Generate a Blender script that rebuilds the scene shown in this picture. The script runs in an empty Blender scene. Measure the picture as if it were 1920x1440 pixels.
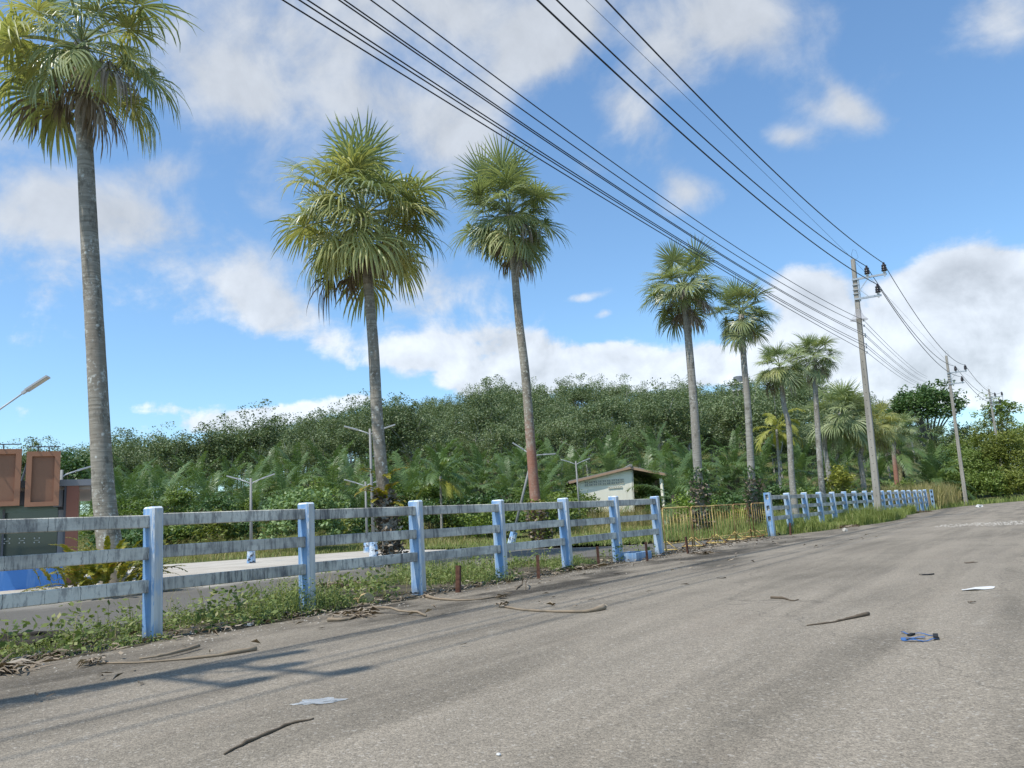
import bpy, bmesh, math, random
import numpy as np
from mathutils import Vector, Matrix
random.seed(7); RNG = np.random.default_rng(7)
S = bpy.context.scene
COL = S.collection
R = math.radians

# ------------------------------------------------------------------ camera
FPX, ROLL, PITCH, YAW, EYE = 1450.0, R(3.7), R(10.14), R(35.1), 1.05
cd = bpy.data.cameras.new('camera'); cam = bpy.data.objects.new('camera', cd); COL.objects.link(cam)
cd.sensor_width = 36; cd.lens = 36 * FPX / 1920; cd.clip_start = 0.05; cd.clip_end = 3000
_hr = Vector((math.cos(YAW), math.sin(YAW), 0)); _hf = Vector((-math.sin(YAW), math.cos(YAW), 0)); _up = Vector((0, 0, 1))
_F = _hf * math.cos(PITCH) + _up * math.sin(PITCH); _U = -_hf * math.sin(PITCH) + _up * math.cos(PITCH)
_Rv = _hr * math.cos(ROLL) - _U * math.sin(ROLL); _Uv = _hr * math.sin(ROLL) + _U * math.cos(ROLL)
cam.matrix_world = Matrix(((_Rv.x, _Uv.x, -_F.x, 0), (_Rv.y, _Uv.y, -_F.y, 0), (_Rv.z, _Uv.z, -_F.z, EYE), (0, 0, 0, 1)))
S.camera = cam

def ray(x, y):                       # direction of a photo pixel, one metre of forward distance long
    v = _F * FPX + _Rv * (x - 960) - _Uv * (y - 720)
    return v / v.dot(_hf)
def at(x, y, d):                     # the point seen at photo pixel x, y at forward distance d
    return Vector((0, 0, EYE)) + ray(x, y) * d
def gp(x, y, z=0.0):                 # the ground point seen at a photo pixel
    v = ray(x, y); return Vector((0, 0, EYE)) + v * ((z - EYE) / v.z)
def fwd(p): return p[0] * _hf.x + p[1] * _hf.y

# ------------------------------------------------------------------ sun, sky, exposure
SUNV = Vector((-0.13, -0.55, 1.0)).normalized()
sl = bpy.data.lights.new('sun', 'SUN'); sl.energy = 3.3; sl.angle = R(0.53); sl.color = (1.0, 0.955, 0.88)
so = bpy.data.objects.new('sun', sl); COL.objects.link(so); so.location = (0, 0, 60)
so.rotation_euler = (-SUNV).to_track_quat('-Z', 'Y').to_euler()
S.view_settings.view_transform = 'Standard'; S.view_settings.look = 'None'
S.view_settings.exposure = 0.48; S.view_settings.gamma = 1.0; S.view_settings.use_curve_mapping = False

class NT:
    """small helper to write node trees"""
    def __init__(s, tree): s.t = tree; s.t.nodes.clear()
    def n(s, typ, out=0, props=None, **ins):
        nd = s.t.nodes.new(typ)
        for k, v in (props or {}).items(): setattr(nd, k, v)
        for k, v in ins.items():
            key = int(k[1:]) if k[0] == 'i' and k[1:].isdigit() else k.replace('_', ' ')
            if isinstance(v, bpy.types.NodeSocket): s.t.links.new(v, nd.inputs[key])
            else: nd.inputs[key].default_value = v
        return nd if out is None else nd.outputs[out]
    def math(s, op, a, b=0.0, c=None, clamp=False):
        kw = dict(i0=a, i1=b)
        if c is not None: kw['i2'] = c
        return s.n('ShaderNodeMath', 0, dict(operation=op, use_clamp=clamp), **kw)
    def vm(s, op, a, b=(0, 0, 0), out=0): return s.n('ShaderNodeVectorMath', out, dict(operation=op), i0=a, i1=b)
    def ramp(s, fac, stops):
        nd = s.t.nodes.new('ShaderNodeValToRGB'); e = nd.color_ramp.elements
        while len(e) < len(stops): e.new(0.5)
        for q, (p, c) in zip(e, stops):
            q.position = p; q.color = (c, c, c, 1) if not hasattr(c, '__len__') else (*c, 1)
        s.t.links.new(fac, nd.inputs[0]); return nd.outputs[0]
    def mix(s, f, a, b, blend='MIX'):
        nd = s.t.nodes.new('ShaderNodeMix'); nd.data_type = 'RGBA'; nd.blend_type = blend
        for k, v in ((0, f), (6, a), (7, b)):
            if isinstance(v, bpy.types.NodeSocket): s.t.links.new(v, nd.inputs[k])
            else: nd.inputs[k].default_value = v if k == 0 else ((*v, 1) if len(v) == 3 else v)
        return nd.outputs[2]
    def noise(s, vec, scale, detail=4, rough=0.55, dist=0.0, dims='3D'):
        return s.n('ShaderNodeTexNoise', 0, dict(noise_dimensions=dims), Vector=vec, Scale=scale, Detail=detail, Roughness=rough, Distortion=dist)
    def smooth(s, v, a, b):
        return s.n('ShaderNodeMapRange', 0, dict(interpolation_type='SMOOTHSTEP', clamp=True), i0=v, i1=a, i2=b)

W = bpy.data.worlds.new('World'); S.world = W; W.use_nodes = True
def build_world():
    t = NT(W.node_tree)
    sky = t.n('ShaderNodeTexSky', 0, dict(sky_type='NISHITA', sun_disc=False, sun_elevation=math.asin(SUNV.z),
              sun_rotation=math.atan2(SUNV.x, SUNV.y), air_density=1.0, dust_density=0.8, ozone_density=2.6, altitude=0))
    d = t.n('ShaderNodeTexCoord', 'Generated')
    sep = t.n('ShaderNodeSeparateXYZ', None, i0=d); z = sep.outputs[2]
    zz = t.math('ADD', t.math('MAXIMUM', z, 0.0), 0.16)
    pl = t.n('ShaderNodeCombineXYZ', 0, i0=t.math('DIVIDE', sep.outputs[0], zz), i1=t.math('DIVIDE', sep.outputs[1], zz), i2=t.math('MULTIPLY', z, 0.6))
    # cloud groups: direction through a photo pixel, half sizes in photo pixels, tilt, weight
    B = [(560, 70, 230, 110, 0, .50), (430, 170, 90, 60, 20, .34), (700, 195, 130, 40, 8, .30), (880, 20, 170, 60, 10, .40), (960, 130, 110, 42, -42, .40),
         (1050, 60, 70, 45, -35, .34), (1290, 50, 150, 85, 15, .46), (1390, 20, 90, 60, 0, .38), (1265, 130, 60, 30, 30, .26),
         (1166, 205, 48, 44, 30, .42), (1290, 356, 66, 36, 10, .44), (1470, 256, 36, 16, 0, .36), (1595, 215, 62, 22, 12, .40), (1580, 180, 40, 16, 40, .3), (1890, 25, 60, 45, 0, .42),
         (300, 450, 250, 85, 24, .36), (110, 395, 150, 50, 0, .34), (70, 540, 150, 60, 8, .26), (520, 590, 120, 40, 30, .34), (310, 320, 60, 22, 0, .26),
         (800, 560, 80, 60, 0, .42), (840, 275, 130, 50, 0, .42), (800, 665, 100, 38, 0, .46), (960, 640, 100, 28, 0, .3), (1060, 690, 120, 40, -4, .62), (930, 720, 90, 34, 0, .55), (1150, 668, 40, 18, 0, .4),
         (1330, 690, 140, 42, -8, .56), (1540, 640, 100, 60, 0, .42), (1490, 540, 50, 40, 0, .44), (1545, 560, 36, 34, 0, .4),
         (1820, 620, 130, 80, 0, .58), (1800, 525, 85, 40, -6, .62), (1880, 560, 70, 50, 10, .5), (1690, 720, 160, 40, 0, .5), (1790, 690, 120, 50, 0, .3),
         (450, 790, 130, 26, -8, .52), (640, 760, 100, 18, -8, .4), (300, 765, 60, 14, 0, .2), (60, 640, 90, 24, 0, .2), (1100, 556, 45, 10, -14, .3), (1130, 590, 30, 10, -20, .24)]
    tot = None
    for (x, y, sx, sy, ang, w) in B:
        c = (_F * FPX + _Rv * (x - 960) - _Uv * (y - 720)).normalized()
        tx = (_Rv - c * c.dot(_Rv)).normalized(); ty = -c.cross(tx) if c.cross(tx).z > 0 else c.cross(tx)
        a = R(ang); e1 = tx * math.cos(a) + ty * math.sin(a); e2 = ty * math.cos(a) - tx * math.sin(a)
        k = FPX / 0.98
        df = t.vm('SUBTRACT', d, tuple(c))
        p = t.n('ShaderNodeVectorMath', 'Value', dict(operation='DOT_PRODUCT'), i0=df, i1=tuple(e1 * k / sx))
        q = t.n('ShaderNodeVectorMath', 'Value', dict(operation='DOT_PRODUCT'), i0=df, i1=tuple(e2 * k / sy))
        r2 = t.math('MULTIPLY_ADD', p, p, t.math('MULTIPLY', q, q))
        g = t.math('MULTIPLY', t.math('POWER', 2.718, t.math('MULTIPLY', r2, -0.75)), w)
        tot = g if tot is None else t.math('ADD', tot, g)
    warp = t.n('ShaderNodeTexNoise', 'Color', {}, Vector=pl, Scale=1.3, Detail=3)
    pw = t.vm('ADD', pl, t.vm('MULTIPLY', t.vm('SUBTRACT', warp, (.5, .5, .5)), (.5, .5, .5)))
    # finer, billowy noise in plain direction space for the cumulus low down, streaky plane noise above
    n1 = t.noise(pw, 2.6, 10, .64)
    n2 = t.noise(d, 9.5, 10, .60, 0.25)
    n = t.math('ADD', t.math('MULTIPLY', n1, .34), t.math('MULTIPLY', n2, .66))
    dens = t.math('ADD', tot, t.math('MULTIPLY', t.math('SUBTRACT', n, .5), 1.6))
    cover = t.n('ShaderNodeMapRange', 0, dict(interpolation_type='SMOOTHSTEP', clamp=True), i0=dens, i1=t.math('MULTIPLY_ADD', t.smooth(z, .14, .45), -.14, .22), i2=t.math('MULTIPLY_ADD', t.smooth(z, .14, .45), .24, .38))
    core = t.smooth(dens, 0.50, 0.95)
    # light side: the same noise a little nearer the sun is thinner
    n3 = t.noise(t.vm('ADD', d, tuple(Vector((-.25, -.25, 1)).normalized() * 0.030)), 9.5, 8, .58, 0.25)
    lit = t.math('SUBTRACT', n2, n3)
    low = t.math('SUBTRACT', 1.0, t.smooth(z, .12, .38))
    bright = t.math('MULTIPLY_ADD', lit, t.math('MULTIPLY_ADD', low, .70, .30), 0.51)
    bright = t.math('MULTIPLY_ADD', low, .13, bright)
    bright = t.math('MULTIPLY_ADD', t.math('MULTIPLY', core, low), -.05, bright)
    edge_ = t.math('MULTIPLY', t.math('SUBTRACT', 1.0, core), t.math('MULTIPLY', low, .12))
    bright = t.math('MAXIMUM', t.math('ADD', bright, edge_), .40)
    ccol = t.n('ShaderNodeMix', 2, dict(data_type='RGBA', blend_type='MULTIPLY'))
    m = t.t.nodes[-1]; m.inputs[0].default_value = 1; m.inputs[6].default_value = (0.93, 0.985, 1.06, 1)
    t.t.links.new(bright, m.inputs[7])
    skyc = t.mix(1.0, sky, (0.80, 0.97, 1.03), 'MULTIPLY')
    bg1 = t.n('ShaderNodeBackground', 0, {}, Color=skyc, Strength=0.15)
    bg2 = t.n('ShaderNodeBackground', 0, {}, Color=ccol, Strength=1.0)
    mx = t.n('ShaderNodeMixShader', 0, {}, i0=t.math('MULTIPLY', cover, 0.88), i1=bg1, i2=bg2)
    t.n('ShaderNodeOutputWorld', None, {}, Surface=mx)
build_world()

# ------------------------------------------------------------------ materials
def new_mat(name):
    m = bpy.data.materials.new(name); m.use_nodes = True; return m, NT(m.node_tree)
def finish(t, color, rough=.8, bump=None, bstr=.3, bdist=.02, spec=.3, metal=0.0):
    kw = dict(Base_Color=color if isinstance(color, bpy.types.NodeSocket) else (*color, 1), Roughness=rough, Metallic=metal)
    kw['Specular_IOR_Level'] = spec
    if bump is not None: kw['Normal'] = t.n('ShaderNodeBump', 0, {}, Strength=bstr, Distance=bdist, Height=bump)
    b = t.n('ShaderNodeBsdfPrincipled', 0, {}, **kw)
    t.n('ShaderNodeOutputMaterial', None, {}, Surface=b)
def gpos(t): return t.n('ShaderNodeNewGeometry', 'Position')
def opos(t): return t.n('ShaderNodeTexCoord', 'Object')
def sc(t, v, s): return t.vm('MULTIPLY', v, s)

def leaf_mat(name, c1, c2, c3=None, trans=.28, rough=.45, spec=.35, osc=.25):
    m, t = new_mat(name)
    rnd = t.n('ShaderNodeNewGeometry', 'Random Per Island')
    orn = t.n('ShaderNodeObjectInfo', 'Random')
    f = t.math('ADD', t.math('MULTIPLY', rnd, 1 - osc), t.math('MULTIPLY', orn, osc))
    stops = [(0, c1), (.85, c2)] + ([(1, c3)] if c3 else [])
    col = t.ramp(f, stops)
    p = t.n('ShaderNodeBsdfPrincipled', 0, {}, Base_Color=col, Roughness=rough, Specular_IOR_Level=spec)
    tr = t.n('ShaderNodeBsdfTranslucent', 0, {}, Color=t.mix(1, col, (1.12, 1.15, .66), 'MULTIPLY'))
    t.n('ShaderNodeOutputMaterial', None, {}, Surface=t.n('ShaderNodeMixShader', 0, {}, i0=trans, i1=p, i2=tr))
    return m
def plain(name, c, rough=.7, var=.15, scale=6, spec=.3, metal=0.0, bump=0.0):
    m, t = new_mat(name); p = opos(t)
    n = t.noise(p, scale, 6, .6)
    col = t.mix(n, tuple(x * (1 - var) for x in c), tuple(x * (1 + var) for x in c))
    finish(t, col, rough, n if bump else None, bump, .01, spec, metal); return m

M = {}
def mats():
    # --- asphalt of the wide road
    m, t = new_mat('asphalt'); p = gpos(t)
    big = t.noise(p, .35, 5, .6); streak = t.noise(sc(t, p, (1.6, .16, 1)), 1.2, 5, .6, .4); fine = t.noise(p, 60, 3, .7)
    mid = t.noise(p, 4.5, 5, .65)
    vor = t.n('ShaderNodeTexVoronoi', None, dict(feature='F1'), Vector=p, Scale=120, Randomness=1.0)
    vc = t.n('ShaderNodeSeparateColor', 0, {}, i0=vor.outputs['Color'])
    vb = t.n('ShaderNodeTexVoronoi', None, dict(feature='F1'), Vector=p, Scale=62, Randomness=1.0)
    vbc = t.n('ShaderNodeSeparateColor', 0, {}, i0=vb.outputs['Color'])
    base = t.mix(t.smooth(big, .3, .7), (.150, .134, .111), (.235, .211, .176))
    base = t.mix(t.math('MULTIPLY', t.smooth(streak, .35, .70), .85), base, (.285, .254, .212))
    base = t.mix(t.math('MULTIPLY', t.smooth(t.noise(sc(t, p, (1, .3, 1)), .8, 6, .65), .55, .75), .35), base, (.17, .13, .10))
    base = t.mix(t.math('MULTIPLY', t.smooth(mid, .52, .75), .35), base, (.14, .13, .115))
    trk = t.smooth(t.noise(sc(t, p, (.85, .05, 1)), 1.0, 3, .5, .3), .50, .66)
    base = t.mix(t.math('MULTIPLY', trk, .5), base, (.29, .26, .22))
    wp_ = t.smooth(t.noise(sc(t, p, (1, .45, 1)), .9, 7, .7, .8), .60, .72)
    base = t.mix(t.math('MULTIPLY', wp_, .55), base, (.33, .305, .265))
    crv = t.n('ShaderNodeTexVoronoi', 'Distance', dict(feature='DISTANCE_TO_EDGE'), Vector=t.vm('ADD', p, t.vm('MULTIPLY', t.n('ShaderNodeTexNoise', 'Color', {}, Vector=p, Scale=1.6, Detail=6), (.9, .9, 0))), Scale=.17)
    base = t.mix(t.math('MULTIPLY', t.math('SUBTRACT', 1.0, t.smooth(crv, .0008, .003)), .3), base, (.06, .055, .045))
    # palm crown and cable shadows painted in with grime along the fence, ragged edge
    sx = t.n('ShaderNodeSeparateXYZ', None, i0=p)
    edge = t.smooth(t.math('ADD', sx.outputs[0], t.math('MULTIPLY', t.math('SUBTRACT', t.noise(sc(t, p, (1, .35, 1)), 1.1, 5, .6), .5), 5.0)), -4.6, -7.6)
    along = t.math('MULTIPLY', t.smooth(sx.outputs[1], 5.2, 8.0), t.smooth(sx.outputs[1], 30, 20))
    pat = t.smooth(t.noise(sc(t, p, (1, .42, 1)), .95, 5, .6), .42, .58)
    dirt_shade = t.math('MULTIPLY', t.math('MULTIPLY', edge, t.math('ADD', .5, t.math('MULTIPLY', along, .45))), t.math('ADD', .16, t.math('MULTIPLY', pat, .84)))
    base = t.mix(dirt_shade, base, (.040, .035, .028))
    base = t.mix(1.0, base, (.97, .925, .845), 'MULTIPLY')
    agg = t.math('ADD', t.math('MULTIPLY', vc, .8), t.math('MULTIPLY', vbc, .4))
    col = t.mix(1.0, base, t.ramp(agg, [(.1, .64), (.55, .98), (.95, 1.22), (1, 1.4)]), 'MULTIPLY')
    spk = t.math('GREATER_THAN', vbc, .965)
    col = t.mix(t.math('MULTIPLY', spk, .3), col, (.45, .42, .37))
    h = t.math('ADD', t.math('MULTIPLY', vor.outputs['Distance'], -.9), t.math('MULTIPLY', fine, .5))
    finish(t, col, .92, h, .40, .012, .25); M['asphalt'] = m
    # --- concrete of the inner lot
    m, t = new_mat('lot_concrete'); p = gpos(t)
    a = t.noise(p, .5, 6, .6); b = t.noise(sc(t, p, (1, .4, 1)), 2.2, 6, .65); sx = t.n('ShaderNodeSeparateXYZ', None, i0=p)
    col = t.mix(t.smooth(a, .3, .7), (.40, .36, .30), (.50, .46, .39))
    col = t.mix(t.math('MULTIPLY', t.smooth(b, .5, .72), .5), col, (.22, .20, .17))
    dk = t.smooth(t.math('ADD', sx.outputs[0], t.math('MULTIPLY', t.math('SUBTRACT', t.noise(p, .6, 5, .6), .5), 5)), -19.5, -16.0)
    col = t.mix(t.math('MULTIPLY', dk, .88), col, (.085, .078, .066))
    g = t.noise(p, 70, 2, .7)
    col = t.mix(1.0, col, t.ramp(g, [(.2, .75), (.8, 1.2)]), 'MULTIPLY')
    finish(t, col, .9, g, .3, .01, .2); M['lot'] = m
    # --- soil with thin grass
    m, t = new_mat('soil_grass'); p = gpos(t)
    a = t.noise(p, .35, 6, .65); b = t.noise(p, 3, 6, .7); g = t.noise(p, 25, 4, .7)
    col = t.mix(t.smooth(a, .35, .65), (.085, .12, .035), (.14, .14, .06))
    col = t.mix(t.math('MULTIPLY', t.smooth(b, .5, .7), .7), col, (.10, .075, .05))
    sp_ = t.n('ShaderNodeSeparateXYZ', None, i0=p)
    near = t.math('MULTIPLY', t.smooth(sp_.outputs[0], -17, -13.5), t.smooth(sp_.outputs[1], 29, 24))
    bare = t.mix(t.smooth(t.noise(p, 1.4, 6, .65), .42, .6), (.145, .12, .09), (.055, .048, .038))
    col = t.mix(t.math('MULTIPLY', near, .92), col, bare)
    col = t.mix(1.0, col, t.ramp(g, [(.2, .5), (.8, 1.35)]), 'MULTIPLY')
    finish(t, col, .95, g, .8, .05, .1); M['soil'] = m
    # --- weathered blue paint on the posts
    m, t = new_mat('blue_paint'); p = gpos(t)
    runs = t.noise(sc(t, p, (14, 14, 1.1)), 1.0, 5, .6, .6); fl = t.noise(p, 14, 6, .7); big = t.noise(sc(t, p, (5, 5, 1.2)), 1.2, 4, .6)
    col = t.mix(t.smooth(runs, .38, .66), (.16, .30, .51), (.32, .43, .56))
    col = t.mix(t.math('MULTIPLY', t.smooth(big, .5, .72), .5), col, (.60, .65, .68))
    col = t.mix(t.smooth(fl, .64, .74), col, (.10, .14, .19))
    sz = t.n('ShaderNodeSeparateXYZ', None, i0=p)
    foot = t.smooth(t.math('ADD', sz.outputs[2], t.math('MULTIPLY', fl, .25)), .32, .10)
    col = t.mix(t.math('MULTIPLY', foot, .6), col, (.16, .15, .13))
    finish(t, col, .7, fl, .35, .01, .3); M['blue'] = m
    m, t = new_mat('worn_blue_paint'); p = gpos(t)
    runs = t.noise(sc(t, p, (14, 14, 1.0)), 1.0, 5, .6, .6); fl = t.noise(p, 16, 6, .7); ed = t.noise(sc(t, p, (6, 6, 1.5)), 1.3, 5, .65)
    col = t.mix(t.smooth(runs, .40, .68), (.48, .48, .455), (.63, .615, .57))
    col = t.mix(t.math('MULTIPLY', t.smooth(ed, .52, .66), .6), col, (.29, .42, .58))
    col = t.mix(t.smooth(fl, .63, .72), col, (.17, .20, .24))
    z = t.n('ShaderNodeSeparateXYZ', None, i0=p).outputs[2]
    col = t.mix(t.math('MULTIPLY', t.smooth(t.math('ADD', z, t.math('MULTIPLY', fl, .25)), .34, .10), .6), col, (.20, .19, .17))
    finish(t, col, .75, fl, .4, .01, .25); M['blue_worn'] = m
    m, t = new_mat('chalky_edge'); p = gpos(t); a = t.noise(sc(t, p, (12, 12, 3)), 1.2, 6, .7)
    finish(t, t.mix(t.smooth(a, .46, .58), (.64, .67, .69), (.28, .42, .60)), .8, a, .3, .01, .2); M['chalk'] = m
    # --- weathered rail concrete, black mould runs
    m, t = new_mat('rail_concrete'); p = gpos(t)
    run = t.noise(sc(t, p, (1, 13, 1.3)), 1.5, 7, .75); pa = t.noise(sc(t, p, (1, 1.8, 1)), 1.0, 3, .5); sp = t.noise(p, 40, 4, .7)
    base = t.mix(t.smooth(pa, .35, .65), (.50, .465, .395), (.73, .68, .575))
    md = t.smooth(t.noise(sc(t, p, (1, 1.1, 1)), 1.3, 4, .6), .34, .60)
    base = t.mix(t.math('MULTIPLY', t.smooth(t.noise(sc(t, p, (1, .7, 3)), 1.5, 5, .65), .45, .68), .55), base, (.26, .25, .235))
    stv = t.smooth(t.math('ADD', t.math('MULTIPLY', run, .75), t.math('MULTIPLY', pa, -.25)), .235, .36)
    col = t.mix(t.math('MULTIPLY', t.math('MULTIPLY', stv, .88), md), base, (.10, .10, .10))
    col = t.mix(t.math('MULTIPLY', t.smooth(t.noise(sc(t, p, (3, 5, 2)), 1.6, 6, .7), .50, .62), .55), col, (.135, .125, .125))
    yy = t.n('ShaderNodeSeparateXYZ', None, i0=p).outputs[1]
    crk = t.n('ShaderNodeTexVoronoi', 'Distance', dict(feature='DISTANCE_TO_EDGE', voronoi_dimensions='1D'), W=t.math('ADD', yy, t.math('MULTIPLY', t.noise(p, 9, 3, .6), .06)), Scale=2.6)
    col = t.mix(t.math('MULTIPLY', t.smooth(crk, .012, .004), .7), col, (.06, .06, .062))
    col = t.mix(t.smooth(sp, .66, .74), col, (.04, .04, .042))
    finish(t, col, .85, sp, .5, .008, .2); M['rail'] = m
    # --- concrete utility pole
    m, t = new_mat('pole_concrete'); p = gpos(t)
    a = t.noise(sc(t, p, (6, 6, .6)), 1.0, 5, .6); sp = t.noise(p, 22, 4, .7)
    col = t.mix(t.smooth(a, .3, .7), (.25, .23, .195), (.37, .34, .29))
    col = t.mix(t.smooth(sp, .62, .74), col, (.17, .155, .13))
    finish(t, col, .9, sp, .3, .01, .2); M['pole'] = m
    # --- palm trunk: ring scars, lichen
    def trunk(name, lo, hi, lich, tint):
        m, t = new_mat(name); p = gpos(t)
        ring = t.noise(sc(t, p, (.9, .9, 17)), 1.0, 5, .65, .4); li = t.noise(p, 8, 6, .78); bg = t.noise(sc(t, p, (1, 1, .55)), 1.0, 4, .6)
        li2 = t.n('ShaderNodeTexVoronoi', 'Distance', dict(feature='F1'), Vector=p, Scale=5.0)
        col = t.mix(t.smooth(ring, .3, .7), lo, hi)
        col = t.mix(t.math('MULTIPLY', t.smooth(bg, .42, .62), .75), col, tint)
        big = t.smooth(t.noise(p, .9, 3, .5), .38, .6)
        dk = t.smooth(t.noise(sc(t, p, (1, 1, .5)), 2.6, 7, .75), .50, .62)
        col = t.mix(t.math('MULTIPLY', dk, .68), col, (.095, .085, .065))
        col = t.mix(t.math('MULTIPLY', t.math('MULTIPLY', t.smooth(li, .54, .62), big), .9), col, lich)
        col = t.mix(t.math('MULTIPLY', t.math('MULTIPLY', t.smooth(li2, .25, .12), t.smooth(t.noise(p, 2.6, 4, .7), .48, .62)), .85), col, lich)
        if name.endswith('red'):
            zz = t.n('ShaderNodeSeparateXYZ', None, i0=p).outputs[2]
            red = t.math('MULTIPLY', t.smooth(t.math('ADD', zz, t.math('MULTIPLY', li, 3.0)), 7.6, 5.2), t.smooth(bg, .15, .45))
            col = t.mix(t.math('MULTIPLY', red, .85), col, (.30, .13, .085))
        h = t.math('ADD', t.math('MULTIPLY', ring, .7), t.math('MULTIPLY', li, .3))
        finish(t, col, .92, h, .75, .03, .15); return m
    M['trunk'] = trunk('palm_trunk', (.19, .17, .135), (.35, .32, .265), (.58, .58, .52), (.26, .215, .165))
    M['trunk_red'] = trunk('palm_trunk_red', (.20, .18, .14), (.36, .33, .27), (.54, .54, .46), (.26, .22, .17))
    M['trunk_grey'] = trunk('palm_trunk_grey', (.21, .195, .165), (.38, .36, .315), (.56, .55, .50), (.28, .25, .21))
    M['bark'] = plain('bark', (.20, .18, .15), .9, .4, 8, .2, 0, .4)
    M['bark_dark'] = plain('bark_dark', (.085, .07, .05), .95, .5, 10, .2, 0, .6)
    M['limb'] = plain('pale_limb', (.36, .34, .29), .9, .3, 4)
    # --- foliage
    M['fan'] = leaf_mat('fan_leaf', (.16, .205, .085), (.34, .38, .18), (.50, .49, .24), .34, .34, .6)
    M['fan_pale'] = leaf_mat('fan_leaf_pale', (.28, .31, .10), (.50, .48, .20), (.56, .49, .23), .34, .45, .45)
    M['fan_silver'] = leaf_mat('fan_leaf_silver', (.20, .255, .115), (.36, .405, .20), (.50, .50, .26), .32, .45, .45)
    M['fan_dead'] = leaf_mat('fan_leaf_dead', (.14, .105, .078), (.33, .265, .20), (.45, .39, .32), .16, .8, .15)
    M['oil'] = leaf_mat('oil_palm_leaf', (.070, .122, .036), (.155, .23, .074), (.28, .31, .12), .3, .42, .45, .5)
    M['oil_dry'] = leaf_mat('oil_palm_leaf_dry', (.14, .13, .055), (.27, .24, .12), None, .2, .6, .3)
    M['yellow'] = leaf_mat('yellow_leaf', (.24, .26, .05), (.38, .37, .08), (.22, .28, .05), .3, .45, .35)
    M['fern'] = leaf_mat('fern_leaf', (.11, .14, .02), (.33, .29, .035), (.42, .20, .03), .3, .45, .35, .1)
    M['rubber'] = leaf_mat('rubber_leaf', (.105, .140, .058), (.195, .245, .108), (.24, .265, .14), .22, .5, .4, .55)
    M['dark'] = leaf_mat('dark_leaf', (.048, .100, .030), (.11, .18, .055), None, .22, .45, .4, .3)
    M['bush'] = leaf_mat('bush_leaf', (.10, .155, .032), (.225, .29, .068), (.29, .31, .10), .28, .5, .35, .5)
    M['bush_pale'] = leaf_mat('bush_leaf_pale', (.13, .21, .07), (.26, .35, .14), None, .28, .5, .4, .2)
    M['bush_lime'] = leaf_mat('bush_leaf_lime', (.12, .20, .025), (.25, .33, .06), None, .3, .5, .35, .2)
    M['bush_olive'] = leaf_mat('bush_leaf_olive', (.11, .145, .028), (.24, .265, .055), (.33, .30, .075), .26, .5, .35, .4)
    M['weed'] = leaf_mat('weed_leaf', (.10, .145, .04), (.25, .30, .10), (.36, .33, .17), .3, .6, .25, .1)
    M['grass'] = leaf_mat('grass_blade', (.13, .18, .045), (.30, .34, .10), (.44, .38, .20), .3, .6, .25, .1)
    M['grass_dry'] = leaf_mat('grass_blade_dry', (.22, .22, .075), (.42, .35, .17), (.46, .35, .20), .3, .7, .2, .1)
    M['litter'] = leaf_mat('dead_leaf', (.11, .085, .06), (.34, .28, .21), (.46, .41, .34), .05, .85, .15, .1)
    M['stalk'] = plain('dry_stalk', (.25, .195, .135), .8, .35, 9, .2)
    M['stick'] = plain('dry_stick', (.13, .10, .07), .85, .35, 12, .2)
    M['char'] = plain('dark_mulch', (.045, .04, .034), .95, .5, 14, .1, 0, .8)
    # --- built things
    M['metal'] = plain('galvanised', (.42, .43, .43), .45, .12, 9, .4, .7)
    M['lamp_pole'] = plain('lamp_pole_grey', (.23, .23, .22), .6, .15, 6)
    M['lamp_head'] = plain('lamp_head_white', (.44, .45, .45), .4, .05, 5, .4)
    M['lamp_lens'] = plain('lamp_lens', (.42, .41, .33), .3, .08, 8, .5)
    M['insul'] = plain('insulator_brown', (.030, .022, .022), .3, .2, 8, .5)
    M['porc'] = plain('porcelain', (.62, .62, .60), .3, .05, 8, .5)
    M['cable'] = plain('black_cable', (.014, .014, .017), .5, .1, 3, .3)
    M['guard'] = plain('guard_sheet', (.42, .40, .42), .4, .1, 6, .4)
    M['brownp'] = plain('brown_panel', (.33, .165, .098), .6, .12, 1.6, .3)
    M['brownp2'] = plain('brown_panel_inner', (.255, .135, .083), .55, .16, 2.2, .3)
    M['brownw'] = plain('brown_wall', (.26, .11, .075), .5, .1, 1.5, .35)
    M['greyf'] = plain('dark_grey_frame', (.085, .09, .105), .5, .1, 2, .4)
    M['greyl'] = plain('grey_cladding', (.22, .225, .24), .5, .08, 2, .4)
    M['soffit'] = plain('soffit', (.36, .32, .29), .8, .08, 2)
    m, t = new_mat('tinted_glass'); finish(t, (.035, .055, .048), .06, None, spec=.8); M['glass'] = m
    M['glassg'] = plain('green_glass_band', (.10, .15, .125), .2, .12, 3, .6)
    m, t = new_mat('blue_wall'); p = gpos(t)
    a = t.noise(sc(t, p, (5, 5, .8)), 1.0, 5, .6); z = t.n('ShaderNodeSeparateXYZ', None, i0=p).outputs[2]
    col = t.mix(t.math('MULTIPLY', t.smooth(a, .5, .72), .4), (.07, .21, .52), (.26, .40, .62))
    finish(t, col, .6, None, spec=.3); M['bluewall'] = m
    m, t = new_mat('cream_wall'); p = gpos(t)
    a = t.noise(sc(t, p, (2, 2, .35)), 1.2, 6, .65); z = t.n('ShaderNodeSeparateXYZ', None, i0=p).outputs[2]
    col = t.mix(t.math('MULTIPLY', t.smooth(a, .48, .75), .45), (.86, .81, .66), (.64, .58, .45))
    finish(t, col, .85, a, .1, .01, .2); M['cream'] = m
    M['roof'] = plain('roof_sheet', (.24, .23, .21), .8, .25, 2.5)
    M['fascia'] = plain('fascia_brown', (.40, .26, .17), .7, .2, 2)
    M['hole'] = plain('dark_opening', (.022, .022, .02), .9, .2, 3, .1)
    m, t = new_mat('barrier_paint'); p = gpos(t)
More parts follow.
